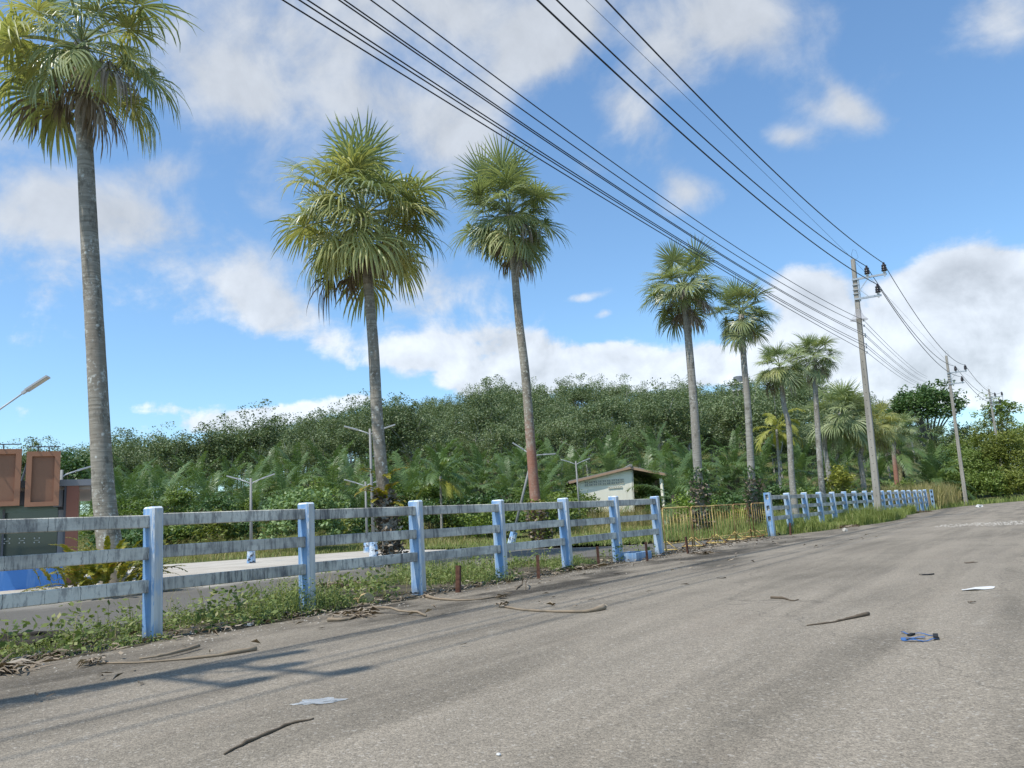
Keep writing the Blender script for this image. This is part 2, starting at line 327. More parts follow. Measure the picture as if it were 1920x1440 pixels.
    a = t.noise(p, 7, 6, .7); b = t.noise(sc(t, p, (1, 1, .6)), 1.6, 3, .5)
    col = t.mix(t.smooth(t.math('ADD', t.math('MULTIPLY', a, .6), t.math('MULTIPLY', b, .5)), .45, .68), (.62, .48, .17), (.22, .10, .045))
    finish(t, col, .75, a, .3, .004, .3); M['barrier'] = m
    m, t = new_mat('rusty_steel'); p = gpos(t); a = t.noise(p, 16, 6, .7)
    finish(t, t.mix(t.smooth(a, .35, .65), (.075, .036, .024), (.15, .075, .05)), .9, a, .5, .006, .2); M['rust'] = m
    M['rubberfoot'] = plain('black_rubber', (.02, .02, .02), .8)
    m, t = new_mat('lamp_base_paint'); p = gpos(t); a = t.noise(p, 5, 6, .75)
    finish(t, t.mix(t.smooth(a, .52, .60), t.mix(t.smooth(t.noise(p, 3, 3, .5), .4, .6), (.22, .38, .60), (.58, .64, .70)), (.035, .038, .045)), .8, a, .3, .01, .2); M['lampbase'] = m
    M['strap'] = plain('blue_strap', (.055, .13, .30), .5, .3, 20)
    M['white'] = plain('white_scrap', (.58, .57, .54), .7, .12, 12)
    M['stone'] = plain('pale_stone', (.40, .37, .32), .9, .25, 9, .2, 0, .5)
    M['husk'] = plain('tan_husk', (.44, .32, .17), .95, .35, 22, .1, 0, .9)
    m, t = new_mat('guard_plastic')
    t.n('ShaderNodeOutputMaterial', None, {}, Surface=t.n('ShaderNodeMixShader', 0, {}, i0=.30, i1=t.n('ShaderNodeBsdfTransparent', 0, {}), i2=t.n('ShaderNodeBsdfDiffuse', 0, {}, Color=(.5, .48, .5, 1)))); M['guard'] = m
    m, t = new_mat('clear_plastic')
    g = t.n('ShaderNodeBsdfPrincipled', 0, {}, Base_Color=(.55, .58, .60, 1), Roughness=.3, Specular_IOR_Level=.6)
    tr = t.n('ShaderNodeBsdfTransparent', 0, {})
    t.n('ShaderNodeOutputMaterial', None, {}, Surface=t.n('ShaderNodeMixShader', 0, {}, i0=.38, i1=tr, i2=g)); M['plastic'] = m
    M['tank'] = plain('tank_grey', (.17, .18, .19), .6)
mats()

# ------------------------------------------------------------------ mesh helpers
class MB:
    def __init__(s): s.v = []; s.f = []; s.mi = []
    def add(s, V, F, mi=0):
        o = len(s.v); s.v.extend([tuple(map(float, p)) for p in V]); s.f.extend([tuple(i + o for i in q) for q in F]); s.mi.extend([mi] * len(F))
    def box(s, c, size, ax=None, mi=0):
        ax = ax or (Vector((1, 0, 0)), Vector((0, 1, 0)), Vector((0, 0, 1))); c = Vector(c); V = []
        for k in range(8):
            V.append(c + ax[0] * size[0] * (.5 if k & 1 else -.5) + ax[1] * size[1] * (.5 if k & 2 else -.5) + ax[2] * size[2] * (.5 if k & 4 else -.5))
        s.add(V, [(0, 2, 3, 1), (4, 5, 7, 6), (0, 1, 5, 4), (2, 6, 7, 3), (0, 4, 6, 2), (1, 3, 7, 5)], mi)
    def bar(s, a, b, w, h=None, mi=0, up=Vector((0, 0, 1))):
        a, b = Vector(a), Vector(b); d = (b - a); L = d.length; d /= L
        u = up if abs(d.dot(up)) < .95 else Vector((1, 0, 0)); x = d.cross(u).normalized(); y = x.cross(d)
        s.box((a + b) / 2, (w, L, h or w), (x, d, y), mi)
    def tube(s, pts, rad, n=8, cap=True, mi=0):
        pts = [Vector(p) for p in pts]; rad = rad if hasattr(rad, '__len__') else [rad] * len(pts)
        V = []; prev = None
        for i, p in enumerate(pts):
            d = (pts[min(i + 1, len(pts) - 1)] - pts[max(i - 1, 0)]).normalized()
            if prev is None: x = d.orthogonal().normalized()
            else: x = (prev - d * prev.dot(d)).normalized()
            prev = x; y = d.cross(x)
            for k in range(n):
                a = 2 * math.pi * k / n; V.append(p + (x * math.cos(a) + y * math.sin(a)) * rad[i])
        F = [(i * n + k, i * n + (k + 1) % n, (i + 1) * n + (k + 1) % n, (i + 1) * n + k) for i in range(len(pts) - 1) for k in range(n)]
        if cap: F += [tuple(reversed(range(n))), tuple(range((len(pts) - 1) * n, len(pts) * n))]
        s.add(V, F, mi)
    def mesh(s, name, mat, smooth=False):
        me = bpy.data.meshes.new(name); me.from_pydata(s.v, [], s.f)
        for q in (mat if isinstance(mat, (list, tuple)) else [mat]): me.materials.append(M[q] if isinstance(q, str) else q)
        if any(s.mi): me.polygons.foreach_set('material_index', s.mi)
        if smooth: me.polygons.foreach_set('use_smooth', [True] * len(me.polygons))
        me.update(); return me
def np_mesh(name, V, F, mat):
    me = bpy.data.meshes.new(name); V = np.ascontiguousarray(V, dtype=np.float32); F = np.ascontiguousarray(F, dtype=np.int32)
    k = F.shape[1]; me.vertices.add(len(V)); me.vertices.foreach_set('co', V.ravel())
    me.loops.add(F.size); me.loops.foreach_set('vertex_index', F.ravel())
    me.polygons.add(len(F)); me.polygons.foreach_set('loop_start', np.arange(0, F.size, k, dtype=np.int32))
    try: me.polygons.foreach_set('loop_total', np.full(len(F), k, dtype=np.int32))
    except Exception: pass
    me.update(calc_edges=True); me.materials.append(M[mat]); return me
def put(name, me, parent=None, loc=None, rot=None, scale=None):
    o = bpy.data.objects.new(name, me); COL.objects.link(o)
    if parent is not None: o.parent = parent
    if loc is not None: o.location = loc
    if rot is not None: o.rotation_euler = rot
    if scale is not None: o.scale = (scale,) * 3 if not hasattr(scale, '__len__') else scale
    return o
def tag(o, label=None, cat=None, group=None, kind=None):
    if label: o['label'] = label
    if cat: o['category'] = cat
    if group: o['group'] = group
    if kind: o['kind'] = kind
    return o
def thing(name, label, cat, loc=(0, 0, 0), rz=0, group=None, scale=1):
    o = put(name, None, None, loc, (0, 0, rz), scale); o.empty_display_size = .3
    return tag(o, label, cat, group)
def dup(o, parent, name=None):
    c = o.copy(); COL.objects.link(c); c.parent = parent; return c
def bevel_box(size, bev, seg=1, vertical_only=False):
    bm = bmesh.new(); bmesh.ops.create_cube(bm, size=1)
    for v in bm.verts: v.co = Vector((v.co.x * size[0], v.co.y * size[1], v.co.z * size[2]))
    es = [e for e in bm.edges if (not vertical_only or abs((e.verts[0].co - e.verts[1].co).z) > size[2] * .9)]
    bmesh.ops.bevel(bm, geom=es, offset=bev, segments=seg, affect='EDGES', profile=.5)
    return bm
def bm_mesh(bm, name, mat):
    me = bpy.data.meshes.new(name); bm.to_mesh(me); bm.free(); me.materials.append(M[mat]); return me
def smoothstep(x): x = np.clip(x, 0, 1); return x * x * (3 - 2 * x)

# ------------------------------------------------------------------ terrain
def terr(X, Y):
    X = np.asarray(X, float); Y = np.asarray(Y, float)
    n = (Y - X) / math.sqrt(2); m = (X + Y) / math.sqrt(2)
    side = smoothstep((-X - 15) / 22)
    hill = .30 + .70 * smoothstep((m + 62) / 88)
    z = 2.6 * smoothstep((n - 46) / 28) + 17 * hill * smoothstep((n - 80) / 95)
    far = 2.2 * smoothstep((Y - 95) / 40) * smoothstep((-X + 40) / 30)
    return z * side + far * (1 - side)
def tz(x, y): return float(terr(x, y))

def build_ground():
    xs = np.concatenate([np.arange(-600, -240, 40), np.arange(-240, 60, 3.0), np.arange(60, 641, 40)])
    ys = np.concatenate([np.arange(-400, -40, 40), np.arange(-40, 260, 3.0), np.arange(260, 901, 40)])
    X, Y = np.meshgrid(xs, ys); Z = terr(X, Y); V = np.stack([X, Y, Z], -1).reshape(-1, 3)
    nx, ny = len(xs), len(ys); i = (np.arange(ny - 1)[:, None] * nx + np.arange(nx - 1)[None]).ravel()
    me = np_mesh('ground', V, np.stack([i, i + 1, i + nx + 1, i + nx], -1), 'soil')
    me.polygons.foreach_set('use_smooth', [True] * len(me.polygons))
    tag(put('ground', me), kind='structure')
build_ground()

def wobble(poly, amp, step=.35, closed=True):     # ragged outline
    out = []; n = len(poly)
    for i in range(n):
        a = Vector(poly[i]); b = Vector(poly[(i + 1) % n]); L = (b - a).length; k = max(1, int(min(L, 80) / step)) if L < 90 else 4
        nr = Vector((-(b - a).y, (b - a).x)).normalized()
        for j in range(k):
            p = a + (b - a) * (j / k); q = p * 1.7
            from mathutils import noise as MN
            w = MN.noise(Vector((q.x, q.y, 0))) * amp + MN.noise(Vector((q.x * 4, q.y * 4, 5))) * amp * .5
            out.append(p + nr * w)
    return out
def sheet(name, poly, z, mat, th=.0):
    bm = bmesh.new(); vs = [bm.verts.new((p[0], p[1], z)) for p in poly]; f = bm.faces.new(vs)
    if f.normal.z < 0: f.normal_flip()
    bmesh.ops.triangulate(bm, faces=[f]); me = bpy.data.meshes.new(name); bm.to_mesh(me); bm.free(); me.materials.append(M[mat])
    return put(name, me)
ROAD = [(-8.15, -60), (-8.15, 2), (-8.35, 5), (-8.25, 12), (-8.3, 18.4), (-8.75, 19.2), (-8.75, 27.2), (-8.2, 28), (-7.6, 32), (-7.0, 37), (-6.9, 42), (-7.3, 46), (-8.0, 50), (-8.2, 62), (-8.2, 68), (-7.2, 76), (-5.0, 84), (-1.0, 92), (8, 100), (30, 108), (70, 112), (70, -60)]
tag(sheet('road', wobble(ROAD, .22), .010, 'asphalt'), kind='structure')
LOT = [(-10.9, -25), (-10.8, 4), (-11.3, 7.5), (-12.6, 11.5), (-13.2, 15), (-12.2, 18), (-9.2, 19.3), (-9.2, 27), (-11.5, 25.8), (-14, 24.6), (-18, 25.5), (-25, 28.5), (-32, 32.2), (-37, 27.3), (-48, 16.5), (-75, -9), (-75, -25)]
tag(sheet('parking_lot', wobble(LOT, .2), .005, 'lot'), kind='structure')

# ------------------------------------------------------------------ fence
SP = 2.27; FX = -8.82
RZ = (1.345, .965, .595)
def slot_post_mesh():
    mb = MB(); w, d, H = .07, .112, 1.5; xs = [-d, -.055, .055, d]; zs = [0]
    for z in reversed(RZ): zs += [z - .085, z + .085]
    zs += [H]
    for j in range(len(zs) - 1):
        for i in range(3):
            hole = (i == 1 and j % 2 == 1)
            a = [(xs[i], -w, zs[j]), (xs[i + 1], -w, zs[j]), (xs[i + 1], -w, zs[j + 1]), (xs[i], -w, zs[j + 1])]
            if not hole: mb.add(a, [(0, 1, 2, 3)])
            else:
                b = [(x, .05, z) for x, _, z in a]
                mb.add(a + b, [(0, 1, 5, 4), (1, 2, 6, 5), (2, 3, 7, 6), (3, 0, 4, 7)]); mb.add(b, [(0, 1, 2, 3)], 1)
    mb.add([(-d, -w, 0), (-d, w, 0), (-d, w, H), (-d, -w, H)], [(0, 1, 2, 3)]); mb.add([(d, -w, 0), (d, w, 0), (d, w, H), (d, -w, H)], [(3, 2, 1, 0)])
    mb.add([(-d, w, 0), (d, w, 0), (d, w, H), (-d, w, H)], [(3, 2, 1, 0)]); mb.add([(-d, -w, H), (d, -w, H), (d, w, H), (-d, w, H)], [(0, 1, 2, 3)])
    return paint_faces(mb.mesh('post_with_slots', ['blue', 'hole']))
def paint_faces(me):                                  # the broad faces have lost most of their blue, the arrises are chalky
    me.materials.append(M['blue_worn']); me.materials.append(M['chalk'])
    k = [m_.name for m_ in me.materials]; iw, ic = k.index('worn_blue_paint'), k.index('chalky_edge')
    for p_ in me.polygons:
        if p_.material_index == 0: p_.material_index = iw if abs(p_.normal.x) > .9 else (0 if max(map(abs, p_.normal)) > .9 else ic)
    return me
def post_mesh():
    bm = bevel_box((.225, .14, 1.62), .022, 1)
    return paint_faces(bm_mesh(bm, 'post', 'blue'))
PM = post_mesh(); SM = slot_post_mesh()
def rail_mesh(L, name='rail'):
    bm = bevel_box((.10, L, .145), .008, 1)
    return bm_mesh(bm, name, 'rail')
RM = rail_mesh(SP - .02)
def fence(y0, n, label, first_slots=False, extra_left=0):
    f = thing('concrete_fence', label, 'fence', (FX, y0, 0))
    for k in range(n):
        last = (first_slots and k == 0)
        put('post', SM if last else PM, f, (random.uniform(-.02, .02), k * SP, 0 if last else .69), (R(random.uniform(-.8, .8)), R(random.uniform(-.9, .9)), R(random.uniform(-4, 4))), random.uniform(.985, 1.02))
        if k < n - 1:
            for z in RZ:
                put('rail', RM, f, (0, (k + .5) * SP, z + random.uniform(-.01, .01)), (R(random.uniform(-.25, .25)), 0, R(random.uniform(-.3, .3))))
    return f
fence(5.04 - 3 * SP, 10, 'near run of blue concrete posts with three mouldy grey rails left of the barriers')
fence(27.9, 17, 'far run of blue concrete posts with grey rails beyond the yellow barriers', True)
tag(put('lone_post', SM, None, (-8.9, 68.2, 0)), 'lone blue concrete post with empty slots past the far fence end', 'post')
mbp = MB(); mbp.bar((0, 0, 0), (.03, .1, 1.25), .1, .06); mbp.bar((0, .7, 0), (0, .7, 1.2), .1, .06)
tag(put('old_stake', mbp.mesh('old_stake', 'stalk'), None, (-8.9, 65.8, 0)), 'pair of old brown timber stakes between far fence end and lone post', 'stake')

# ------------------------------------------------------------------ crowd barriers in the gap
def barrier_parts(L=1.62, H=1.16):
    fr = MB(); r = .02; zb = .2; c = .07
    pts = [(0, 0, .02), (0, 0, H - c), (0, c * .3, H - c * .3), (0, c, H), (0, L - c, H), (0, L - c * .3, H - c * .3), (0, L, H - c), (0, L, .02)]
    fr.tube(pts, r, 7); fr.tube([(0, 0, zb), (0, L, zb)], r * .9, 6)
    bars = MB(); bars.tube([(0, 0, zb), (0, 0, H)], .0085, 5)
    ft = MB(); ft.tube([(-.32, 0, .05), (.32, 0, .05)], .018, 6); ft.tube([(-.3, 0, .05), (0, 0, .3)], .013, 5); ft.tube([(.3, 0, .05), (0, 0, .3)], .013, 5)
    rb = MB(); rb.tube([(0, 0, 0), (0, 0, .06)], .028, 7)
    return fr.mesh('frame', 'barrier', True), bars.mesh('bar', 'barrier', True), ft.mesh('foot', 'barrier', True), rb.mesh('rubber_pad', 'rubberfoot')
BF, BB, BFT, BRB = barrier_parts()
bl = ['first rusty yellow crowd barrier, right beside the last near fence post', 'second rusty yellow barrier from the near fence, behind the leaning stub', 'middle yellow crowd barrier of the five closing the gap',
      'fourth yellow crowd barrier, second before the far fence', 'last yellow crowd barrier touching the slotted far fence post']
for i, px in enumerate((1243, 1297, 1338, 1376, 1409)):
    d = ray(px, 960); y = -9.05 / d.x * d.y
    b = thing('crowd_barrier', bl[i], 'barrier', (-9.05 + random.uniform(-.08, .08), y + .05, 0.012), R(random.uniform(-4, 4)), 'yellow barriers across the gap in the fence')
    b.rotation_euler.x = R(random.uniform(-.8, .8))
    put('frame', BF, b)
    for k in range(7): put('bar', BB, b, (0, .2 + k * 1.22 / 6, 0))
    for s in (.04, 1.58):
        f = put('foot', BFT, b, (0, s, 0))
        for q in (-.3, .3): put('rubber_pad', BRB, f, (q, 0, -.008))

# stubs
stub = MB(); stub.box((0, 0, .2), (.06, .008, .46)); stub.box((.026, .034, .2), (.008, .06, .46))
SMH = stub.mesh('steel_stub', 'rust')
sl_ = ['rusty angle steel stub nearest the camera, by the third post', 'rusty steel stub among litter between fourth and fifth post', 'rusty steel stub just right of the fifth post', 'rusty steel stub in front of the blue planter', 'tilted rusty steel stub in front of the first two barriers']
for i, (x, y, tl) in enumerate(((858, 1112, 2), (1010, 1086, 4), (1123, 1063, 5), (1214, 1053, 5), (1291, 1039, 9))):
    p = gp(x, y); o = put('steel_stub', SMH, None, (p.x, p.y, .0), (0, R(-tl + 5), R(20 + 15 * i)))
    if i == 0: o.scale = (1.15, 1.15, 1)
    tag(o, sl_[i], 'stub', 'rusty steel stubs along the fence')
# low stubs by the far fence
for i, (x, y) in enumerate(((1482, 1004), (1518, 996))):
    p = gp(x, y); o = put('steel_stub', SMH, None, (p.x, p.y, 0), (0, R(4), R(40 * i)))
    tag(o, ['dark steel stub at the second post of the far fence', 'dark steel stub at the third post of the far fence'][i], 'stub', 'rusty steel stubs along the fence')
# blue planter
pl_ = thing('planter', 'low blue concrete planter box behind the last near posts', 'planter', gp(1198, 1052), 0)
m1 = MB()
for s in (-1, 1): m1.box((s * .26, 0, .07), (.07, .8, .24)); m1.box((0, s * .365, .07), (.45, .07, .238))
put('wall', m1.mesh('wall', 'blue'), pl_, (-.3, .3, 0)); m1 = MB(); m1.box((0, 0, .06), (.448, .658, .2)); put('soil', m1.mesh('soil', 'char'), pl_, (-.3, .3, 0))

# ------------------------------------------------------------------ utility poles and cables
POLES = [(-7.65, -2.2, 12.85), (-7.6, 40.2, 12.85), (-7.75, 79.0, 13.4), (-7.0, 118.0, 12.9)]
LEAN = [0, 2.3, 1.5, .6]
def lathe(prof, n=10):
    mb = MB(); V = []; F = []
    for r_, z in prof:
        for k in range(n): V.append((r_ * math.cos(2 * math.pi * k / n), r_ * math.sin(2 * math.pi * k / n), z))
    for i in range(len(prof) - 1):
        for k in range(n): F.append((i * n + k, i * n + (k + 1) % n, (i + 1) * n + (k + 1) % n, (i + 1) * n + k))
    mb.add(V, F); mb.add(V[-n:], [tuple(range(n))]); return mb
INS = lathe([(.05, .08), (.12, .10), (.13, .16), (.09, .19), (.125, .22), (.12, .28), (.085, .31), (.115, .34), (.11, .40), (.06, .44), (.05, .52), (.03, .54)]).mesh('insulator', 'insul', True)
INB = lathe([(.035, -.16), (.035, 0), (.06, .0), (.06, .09)]).mesh('insulator_pin', 'porc', True)
def pole_shaft(H, sides=False):
    mb = MB(); b, tpw = .155, .095
    V = [(sx * w, sy * w, z) for z, w in ((-.3, b), (H, tpw)) for sx, sy in ((-1, -1), (1, -1), (1, 1), (-1, 1))]
    mb.add(V, [(0, 1, 5, 4), (1, 2, 6, 5), (2, 3, 7, 6), (3, 0, 4, 7), (4, 5, 6, 7)])
    bm = bmesh.new(); me = mb.mesh('shaft', 'pole'); bm.from_mesh(me); bmesh.ops.recalc_face_normals(bm, faces=bm.faces)
    bmesh.ops.bevel(bm, geom=[e for e in bm.edges], offset=.022, segments=1, affect='EDGES'); bm.to_mesh(me); bm.free()
    return me
def step_holes(H):
    mb = MB(); z = 1.2
    while z < H - .3:
        w = .155 + (.095 - .155) * z / H
        mb.box((0, -w - .0005, z), (.028, .006, .028)); z += .38
    return mb.mesh('step_holes', 'hole')
ARM_U = MB(); ARM_U.box((.67, -.13, 11.78), (1.58, .07, .09))
ARM_L = MB(); ARM_L.box((.53, -.13, 10.78), (1.22, .07, .09))
BR = MB(); BR.bar((.12, -.13, 11.1), (.62, -.13, 11.73), .03); BR.bar((.12, -.13, 11.3), (.55, -.13, 10.83), .03)
BACK = MB(); BACK.box((.15, -.06, 11.25), (.07, .14, 1.15))
for q in (11.05, 11.25, 11.5): BACK.box((.02, 0, q), (.30, .30, .035))
CONE = lathe([(.13, .55), (.17, .35), (.25, .17), (.42, 0.0)], 14); 
CONEM = CONE.mesh('animal_guard', 'guard', True)
RACK = MB()
for z in (8.1, 8.36, 8.5, 8.9, 9.0, 9.43, 9.7):
    RACK.tube([(.10, 0, z), (.24, 0, z)], .012, 5); RACK.tube([(.2, 0, z - .05), (.2, 0, z + .05)], .04, 6)
meshes = [m_.mesh(n_, 'metal') for m_, n_ in ((ARM_U, 'upper_crossarm'), (ARM_L, 'lower_crossarm'), (BR, 'brace'), (BACK, 'bracket'), (RACK, 'cable_rack'))]
pln = ['concrete utility pole beside the road left of the camera, casting the near shadow', 'tall near concrete utility pole rising from the grass before the far fence', 'second concrete utility pole at the grass verge beyond the fence end', 'farthest concrete utility pole half hidden behind the roadside bushes']
for i, (x, y, H) in enumerate(POLES):
    po = thing('utility_pole', pln[i], 'utility pole', (x, y, tz(x, y)), 0, 'concrete power poles along the road')
    lean = LEAN[i]; po.rotation_euler.y = R(lean)
    put('shaft', pole_shaft(H), po); put('step_holes', step_holes(H), po)
    for me in meshes: put(me.name, me, po)
    for q, z in ((.6, 11.83), (1.37, 11.83), (1.0, 10.83)):
        ins = put('insulator', INS, po, (q, -.13, z)); put('pin', INB, ins)
    if i == 1: put('animal_guard', CONEM, po, (0, 0, 9.75))
    tw = MB(); tw.tube([(.1, 0, H - .1), (.25, 0, H + .05), (.18, 0, H + .4), (.05, 0, H + .5), (-.04, 0, H + .3), (-.02, 0, H)], .006, 4); put('loose_wire', tw.mesh('loose_wire', 'cable'), po)
def cable(pts_sag, r, label, group):
    pts = []
    for (a, b, s) in pts_sag:
        a, b = Vector(a), Vector(b); n = 36
        for k in range(n + 1):
            t = k / n; p = a.lerp(b, t); p.z -= 4 * s * t * (1 - t)
            if not pts or (p - pts[-1]).length > 1e-4: pts.append(p)
    mb = MB(); mb.tube(pts, r, 6)
    tag(put('power_cable', mb.mesh('power_cable', 'cable', True)), label, 'cable', group)
def P(i, dx, z): 
    a = R(LEAN[i]); x, y, H = POLES[i]
    return (x + dx * math.cos(a) + z * math.sin(a), y - .13, tz(x, y) + z * math.cos(a) - dx * math.sin(a))
BACKP = (-7.7, -44.0)
for dx, z, s, r, lab in ((1.37, 12.33, 1.16, .018, 'thick black overhead cable on the outer insulators of the upper arms'), (.6, 12.33, 1.2, .018, 'thick black overhead cable on the inner insulators of the upper arms'),
                         (1.0, 11.33, .88, .019, 'thick black overhead cable on the lower arm insulators'), (.0, 12.85, -.05, .006, 'thin steel wire strung between the pole tops')):
    segs = [((BACKP[0] + dx, BACKP[1], z), P(0, dx, z), s)] + [(P(i, dx, z), P(i + 1, dx, z), s if s < .1 else 1.15) for i in range(3)] + [(P(3, dx, z), (P(3, dx, z)[0] - 2, 160, z + 1), 1.0)]
    cable(segs, r, lab, 'high cables along the poles')
TREEEND = at(1735, 716, 112)
for k, (z, s) in enumerate(((8.1, .24), (8.36, .41), (8.5, .5), (8.9, .61), (9.0, .67), (9.43, .84), (9.7, .83))):
    lab = ['lowest thin black cable of the lower bundle', 'second thin cable from the bottom of the lower bundle', 'third thin cable from the bottom of the lower bundle', 'middle thin cable of the lower bundle of seven', 'third thin cable from the top of the lower bundle', 'second thin cable from the top of the lower bundle', 'topmost thin black cable of the lower bundle'][k]
    a = (-7.45, -2.2, z); b = (-7.4 + z * math.sin(R(LEAN[1])), 40.2, z); c = TREEEND + Vector(((k - 3) * .12, 0, (z - 8.9) * .9))
    cable([((-7.5, -44, z), a, .5), (a, b, s), (b, c, .45)], .011, lab, 'lower bundle of thin cables')

# ------------------------------------------------------------------ naming many alike plants by what they stand between
MARKS = [(150, 'left picture edge'), (205, 'biggest palm'), (467, 'first lot lamp'), (572, 'pale rounded shrub'), (725, 'second palm'), (828, 'slim feather palm'), (1003, 'third palm'), (1140, 'hut'),
         (1308, 'fourth palm'), (1408, 'fifth palm'), (1483, 'shorter palm pair'), (1628, 'tall pole'), (1795, 'second pole'), (2000, 'right edge')]
NAMED = {}
def name_later(o, px, what, short=None):
    i = max([k_ for k_, m_ in enumerate(MARKS) if m_[0] <= px] + [0]); j = min(i + 1, len(MARKS) - 1)
    NAMED.setdefault((what, MARKS[i][1], MARKS[j][1]), []).append((px, o))
def name_all():
    od = {1: [''], 2: ['left ', 'right '], 3: ['left ', 'middle ', 'right ']}; nth = ['first', 'second', 'third', 'fourth', 'fifth', 'sixth', 'seventh', 'eighth']
    for (what, a, b_), l in NAMED.items():
        l.sort(key=lambda q: q[0]); n = len(l)
        for k_, (px, o) in enumerate(l):
            pre = od[n][k_] if n in od else nth[k_] + ' from left '
            o['label'] = pre + what + ' between ' + a + ' and ' + b_

# ------------------------------------------------------------------ foliage builders
def fan_frond(elev, droop, mat, pet=1.25, L=1.35, n=34, spread=150, seed=0, dead=False):
    rg = np.random.default_rng(seed); mb = MB()
    th = R(elev); p = np.array([0., 0., 0.]); pts = [p.copy()]; steps = 7
    for k in range(steps):
        th -= R((6.5 if not dead else 4) * math.cos(th) * .55 + (2 if not dead else 0))
        p = p + np.array([math.cos(th), 0, math.sin(th)]) * pet / steps; pts.append(p.copy())
    mb.tube(pts, list(np.linspace(.030, .013, steps + 1)), 4, False)
    T = np.array([math.cos(th), 0, math.sin(th)]); Sd = np.array([0, 1., 0]); Nn = np.cross(T, Sd) * -1
    if Nn[2] < 0 and abs(elev) < 80: Nn = -Nn
    V = []; F = []
    ts = [0.03, .22, .45, .66, .84, 1.0]; wd = [.005, .020, .027, .020, .012, .0015]
    for i in range(n):
        ph = R(-spread + 2 * spread * (i + .5) / n) + rg.normal(0, .03)
        d = T * math.cos(ph) + Sd * math.sin(ph) + Nn * (.28 * abs(math.sin(ph)) + rg.normal(0, .05))
        if dead: d = d + rg.normal(0, .30, 3)
        d /= np.linalg.norm(d); Li = L * (.70 + .30 * math.cos(ph * .6)) * (rg.uniform(.86, 1.08) if not dead else rg.uniform(.45, 1.15))
        q = pts[-1] + d * ts[0] * Li; o = len(V); kd = droop * rg.uniform(.4, 1.8); brk = rg.random() < .25
        for j, (t_, w_) in enumerate(zip(ts, wd)):
            if j:
                step = (t_ - ts[j - 1]) * Li
                g = kd * (t_ ** 1.6) * (1.9 if brk and t_ > .6 else 1)
                d = d + np.array([0, 0, -g]); d /= np.linalg.norm(d); q = q + d * step
            side = np.cross(d, Nn); sn = np.linalg.norm(side)
            side = side / sn if sn > 1e-4 else Sd
            up = np.cross(side, d)
            w = w_ * L / 1.15 * (38 / n) ** .5 * (.85 if dead else 1)
            V += [q - side * w, q + up * w * .45, q + side * w]
        m_ = len(ts)
        for j in range(m_ - 1):
            a = o + j * 3; F += [(a, a + 1, a + 4, a + 3), (a + 1, a + 2, a + 5, a + 4)]
    mb.add(V, F); return mb.mesh('frond', mat)
def fan_set(tag_, droop, pet, L, mat, n=34, dead='fan_dead', spread=150):
    cl = [(82, .15), (66, .3), (48, .65), (28, 1.0), (8, 1.4), (-10, 1.8), (-24, 2.2)]
    out = []
    for i, (e, k) in enumerate(cl):
        out.append([fan_frond(e, droop * k, mat, pet, L, n, spread, 100 + i * 7 + s) for s in range(2)])
    dd = [fan_frond(e, 2.2, dead, pet * .8, L * .9, 26, 80, 300 + e + s, True) for e in (-12, -35, -58) for s in range(2)]
    return out, dd
SETS = {}
SETS['ribbon'] = fan_set('ribbon', .60, 1.45, 1.2, 'fan', 36)
SETS['ribbon_pale'] = fan_set('ribbon_pale', .60, 1.3, 1.15, 'fan_pale', 36)
SETS['stiff'] = fan_set('stiff', .26, 1.3, 1.15, 'fan', 42)
SETS['silver'] = fan_set('silver', .30, 1.3, 1.15, 'fan_silver', 40)

def palm_crown(root, P0, sets, nf, nd, scale, emin=-40, emax=84, mixp=0, seed=0, pale=None, palefrom=3, droop_rot=0):
    rg = random.Random(seed); G = 2.399963
    fr, dd = SETS[sets]; els = [82, 66, 48, 28, 8, -10, -24]; emin = max(emin, -30)
    for i in range(nf):
        f = (i + .5) / nf; e = emax + (emin - emax) * f ** .85 + rg.uniform(-14, 14)
        ci = min(range(7), key=lambda k: abs(els[k] - e)); me = fr[ci][i % 2]
        if pale and ci >= palefrom and rg.random() < mixp: me = SETS[pale][0][ci][i % 2]
        put('frond', me, root, P0 + Vector((0, 0, -.35 * f * scale + .1)), (R(rg.uniform(-24, 24)), R(rg.uniform(-8, 8) - (e - els[ci]) * .9), i * G + rg.uniform(-.45, .45)), scale * rg.uniform(.72, 1.2))
    for i in range(nd):
        o = put('dead_frond', dd[rg.randrange(len(dd))], root, P0 + Vector((0, 0, (-.25 - (.55 if nd < 14 else 1.1) * rg.random()) * scale)), (0, R(rg.uniform(-6, 14)), i * G * 1.3 + rg.uniform(-.7, .7)), scale * rg.uniform(.55, 1.25))
        o['label'] = 'withered brown hanging frond'
def curve_pts(pts, n=24):
    pts = [Vector(p) for p in pts]; out = []
    ext = [pts[0] * 2 - pts[1]] + pts + [pts[-1] * 2 - pts[-2]]
    seg = len(pts) - 1
    for k in range(n + 1):
        u = k / n * seg; i = min(int(u), seg - 1); t = u - i; a, b, c, d = ext[i:i + 4]
        out.append(.5 * ((2 * b) + (c - a) * t + (2 * a - 5 * b + 4 * c - d) * t * t + (3 * b - a - 3 * c + d) * t ** 3))
    return out
def trunk_part(root, base, pts, r0, r1, mat, name='trunk', n=40, bulge=.22):
    cp = curve_pts([base] + pts, n); rad = []
    for k in range(n + 1):
        f = k / n; r = r0 + (r1 - r0) * f ** .8; r *= 1 + bulge * math.exp(-f * 9) + .012 * math.sin(k * 2.9)
        rad.append(r)
    mb = MB(); loc = Vector(root.location); mb.tube([p - loc for p in cp], rad, 14); return put(name, mb.mesh(name, mat, True), root)
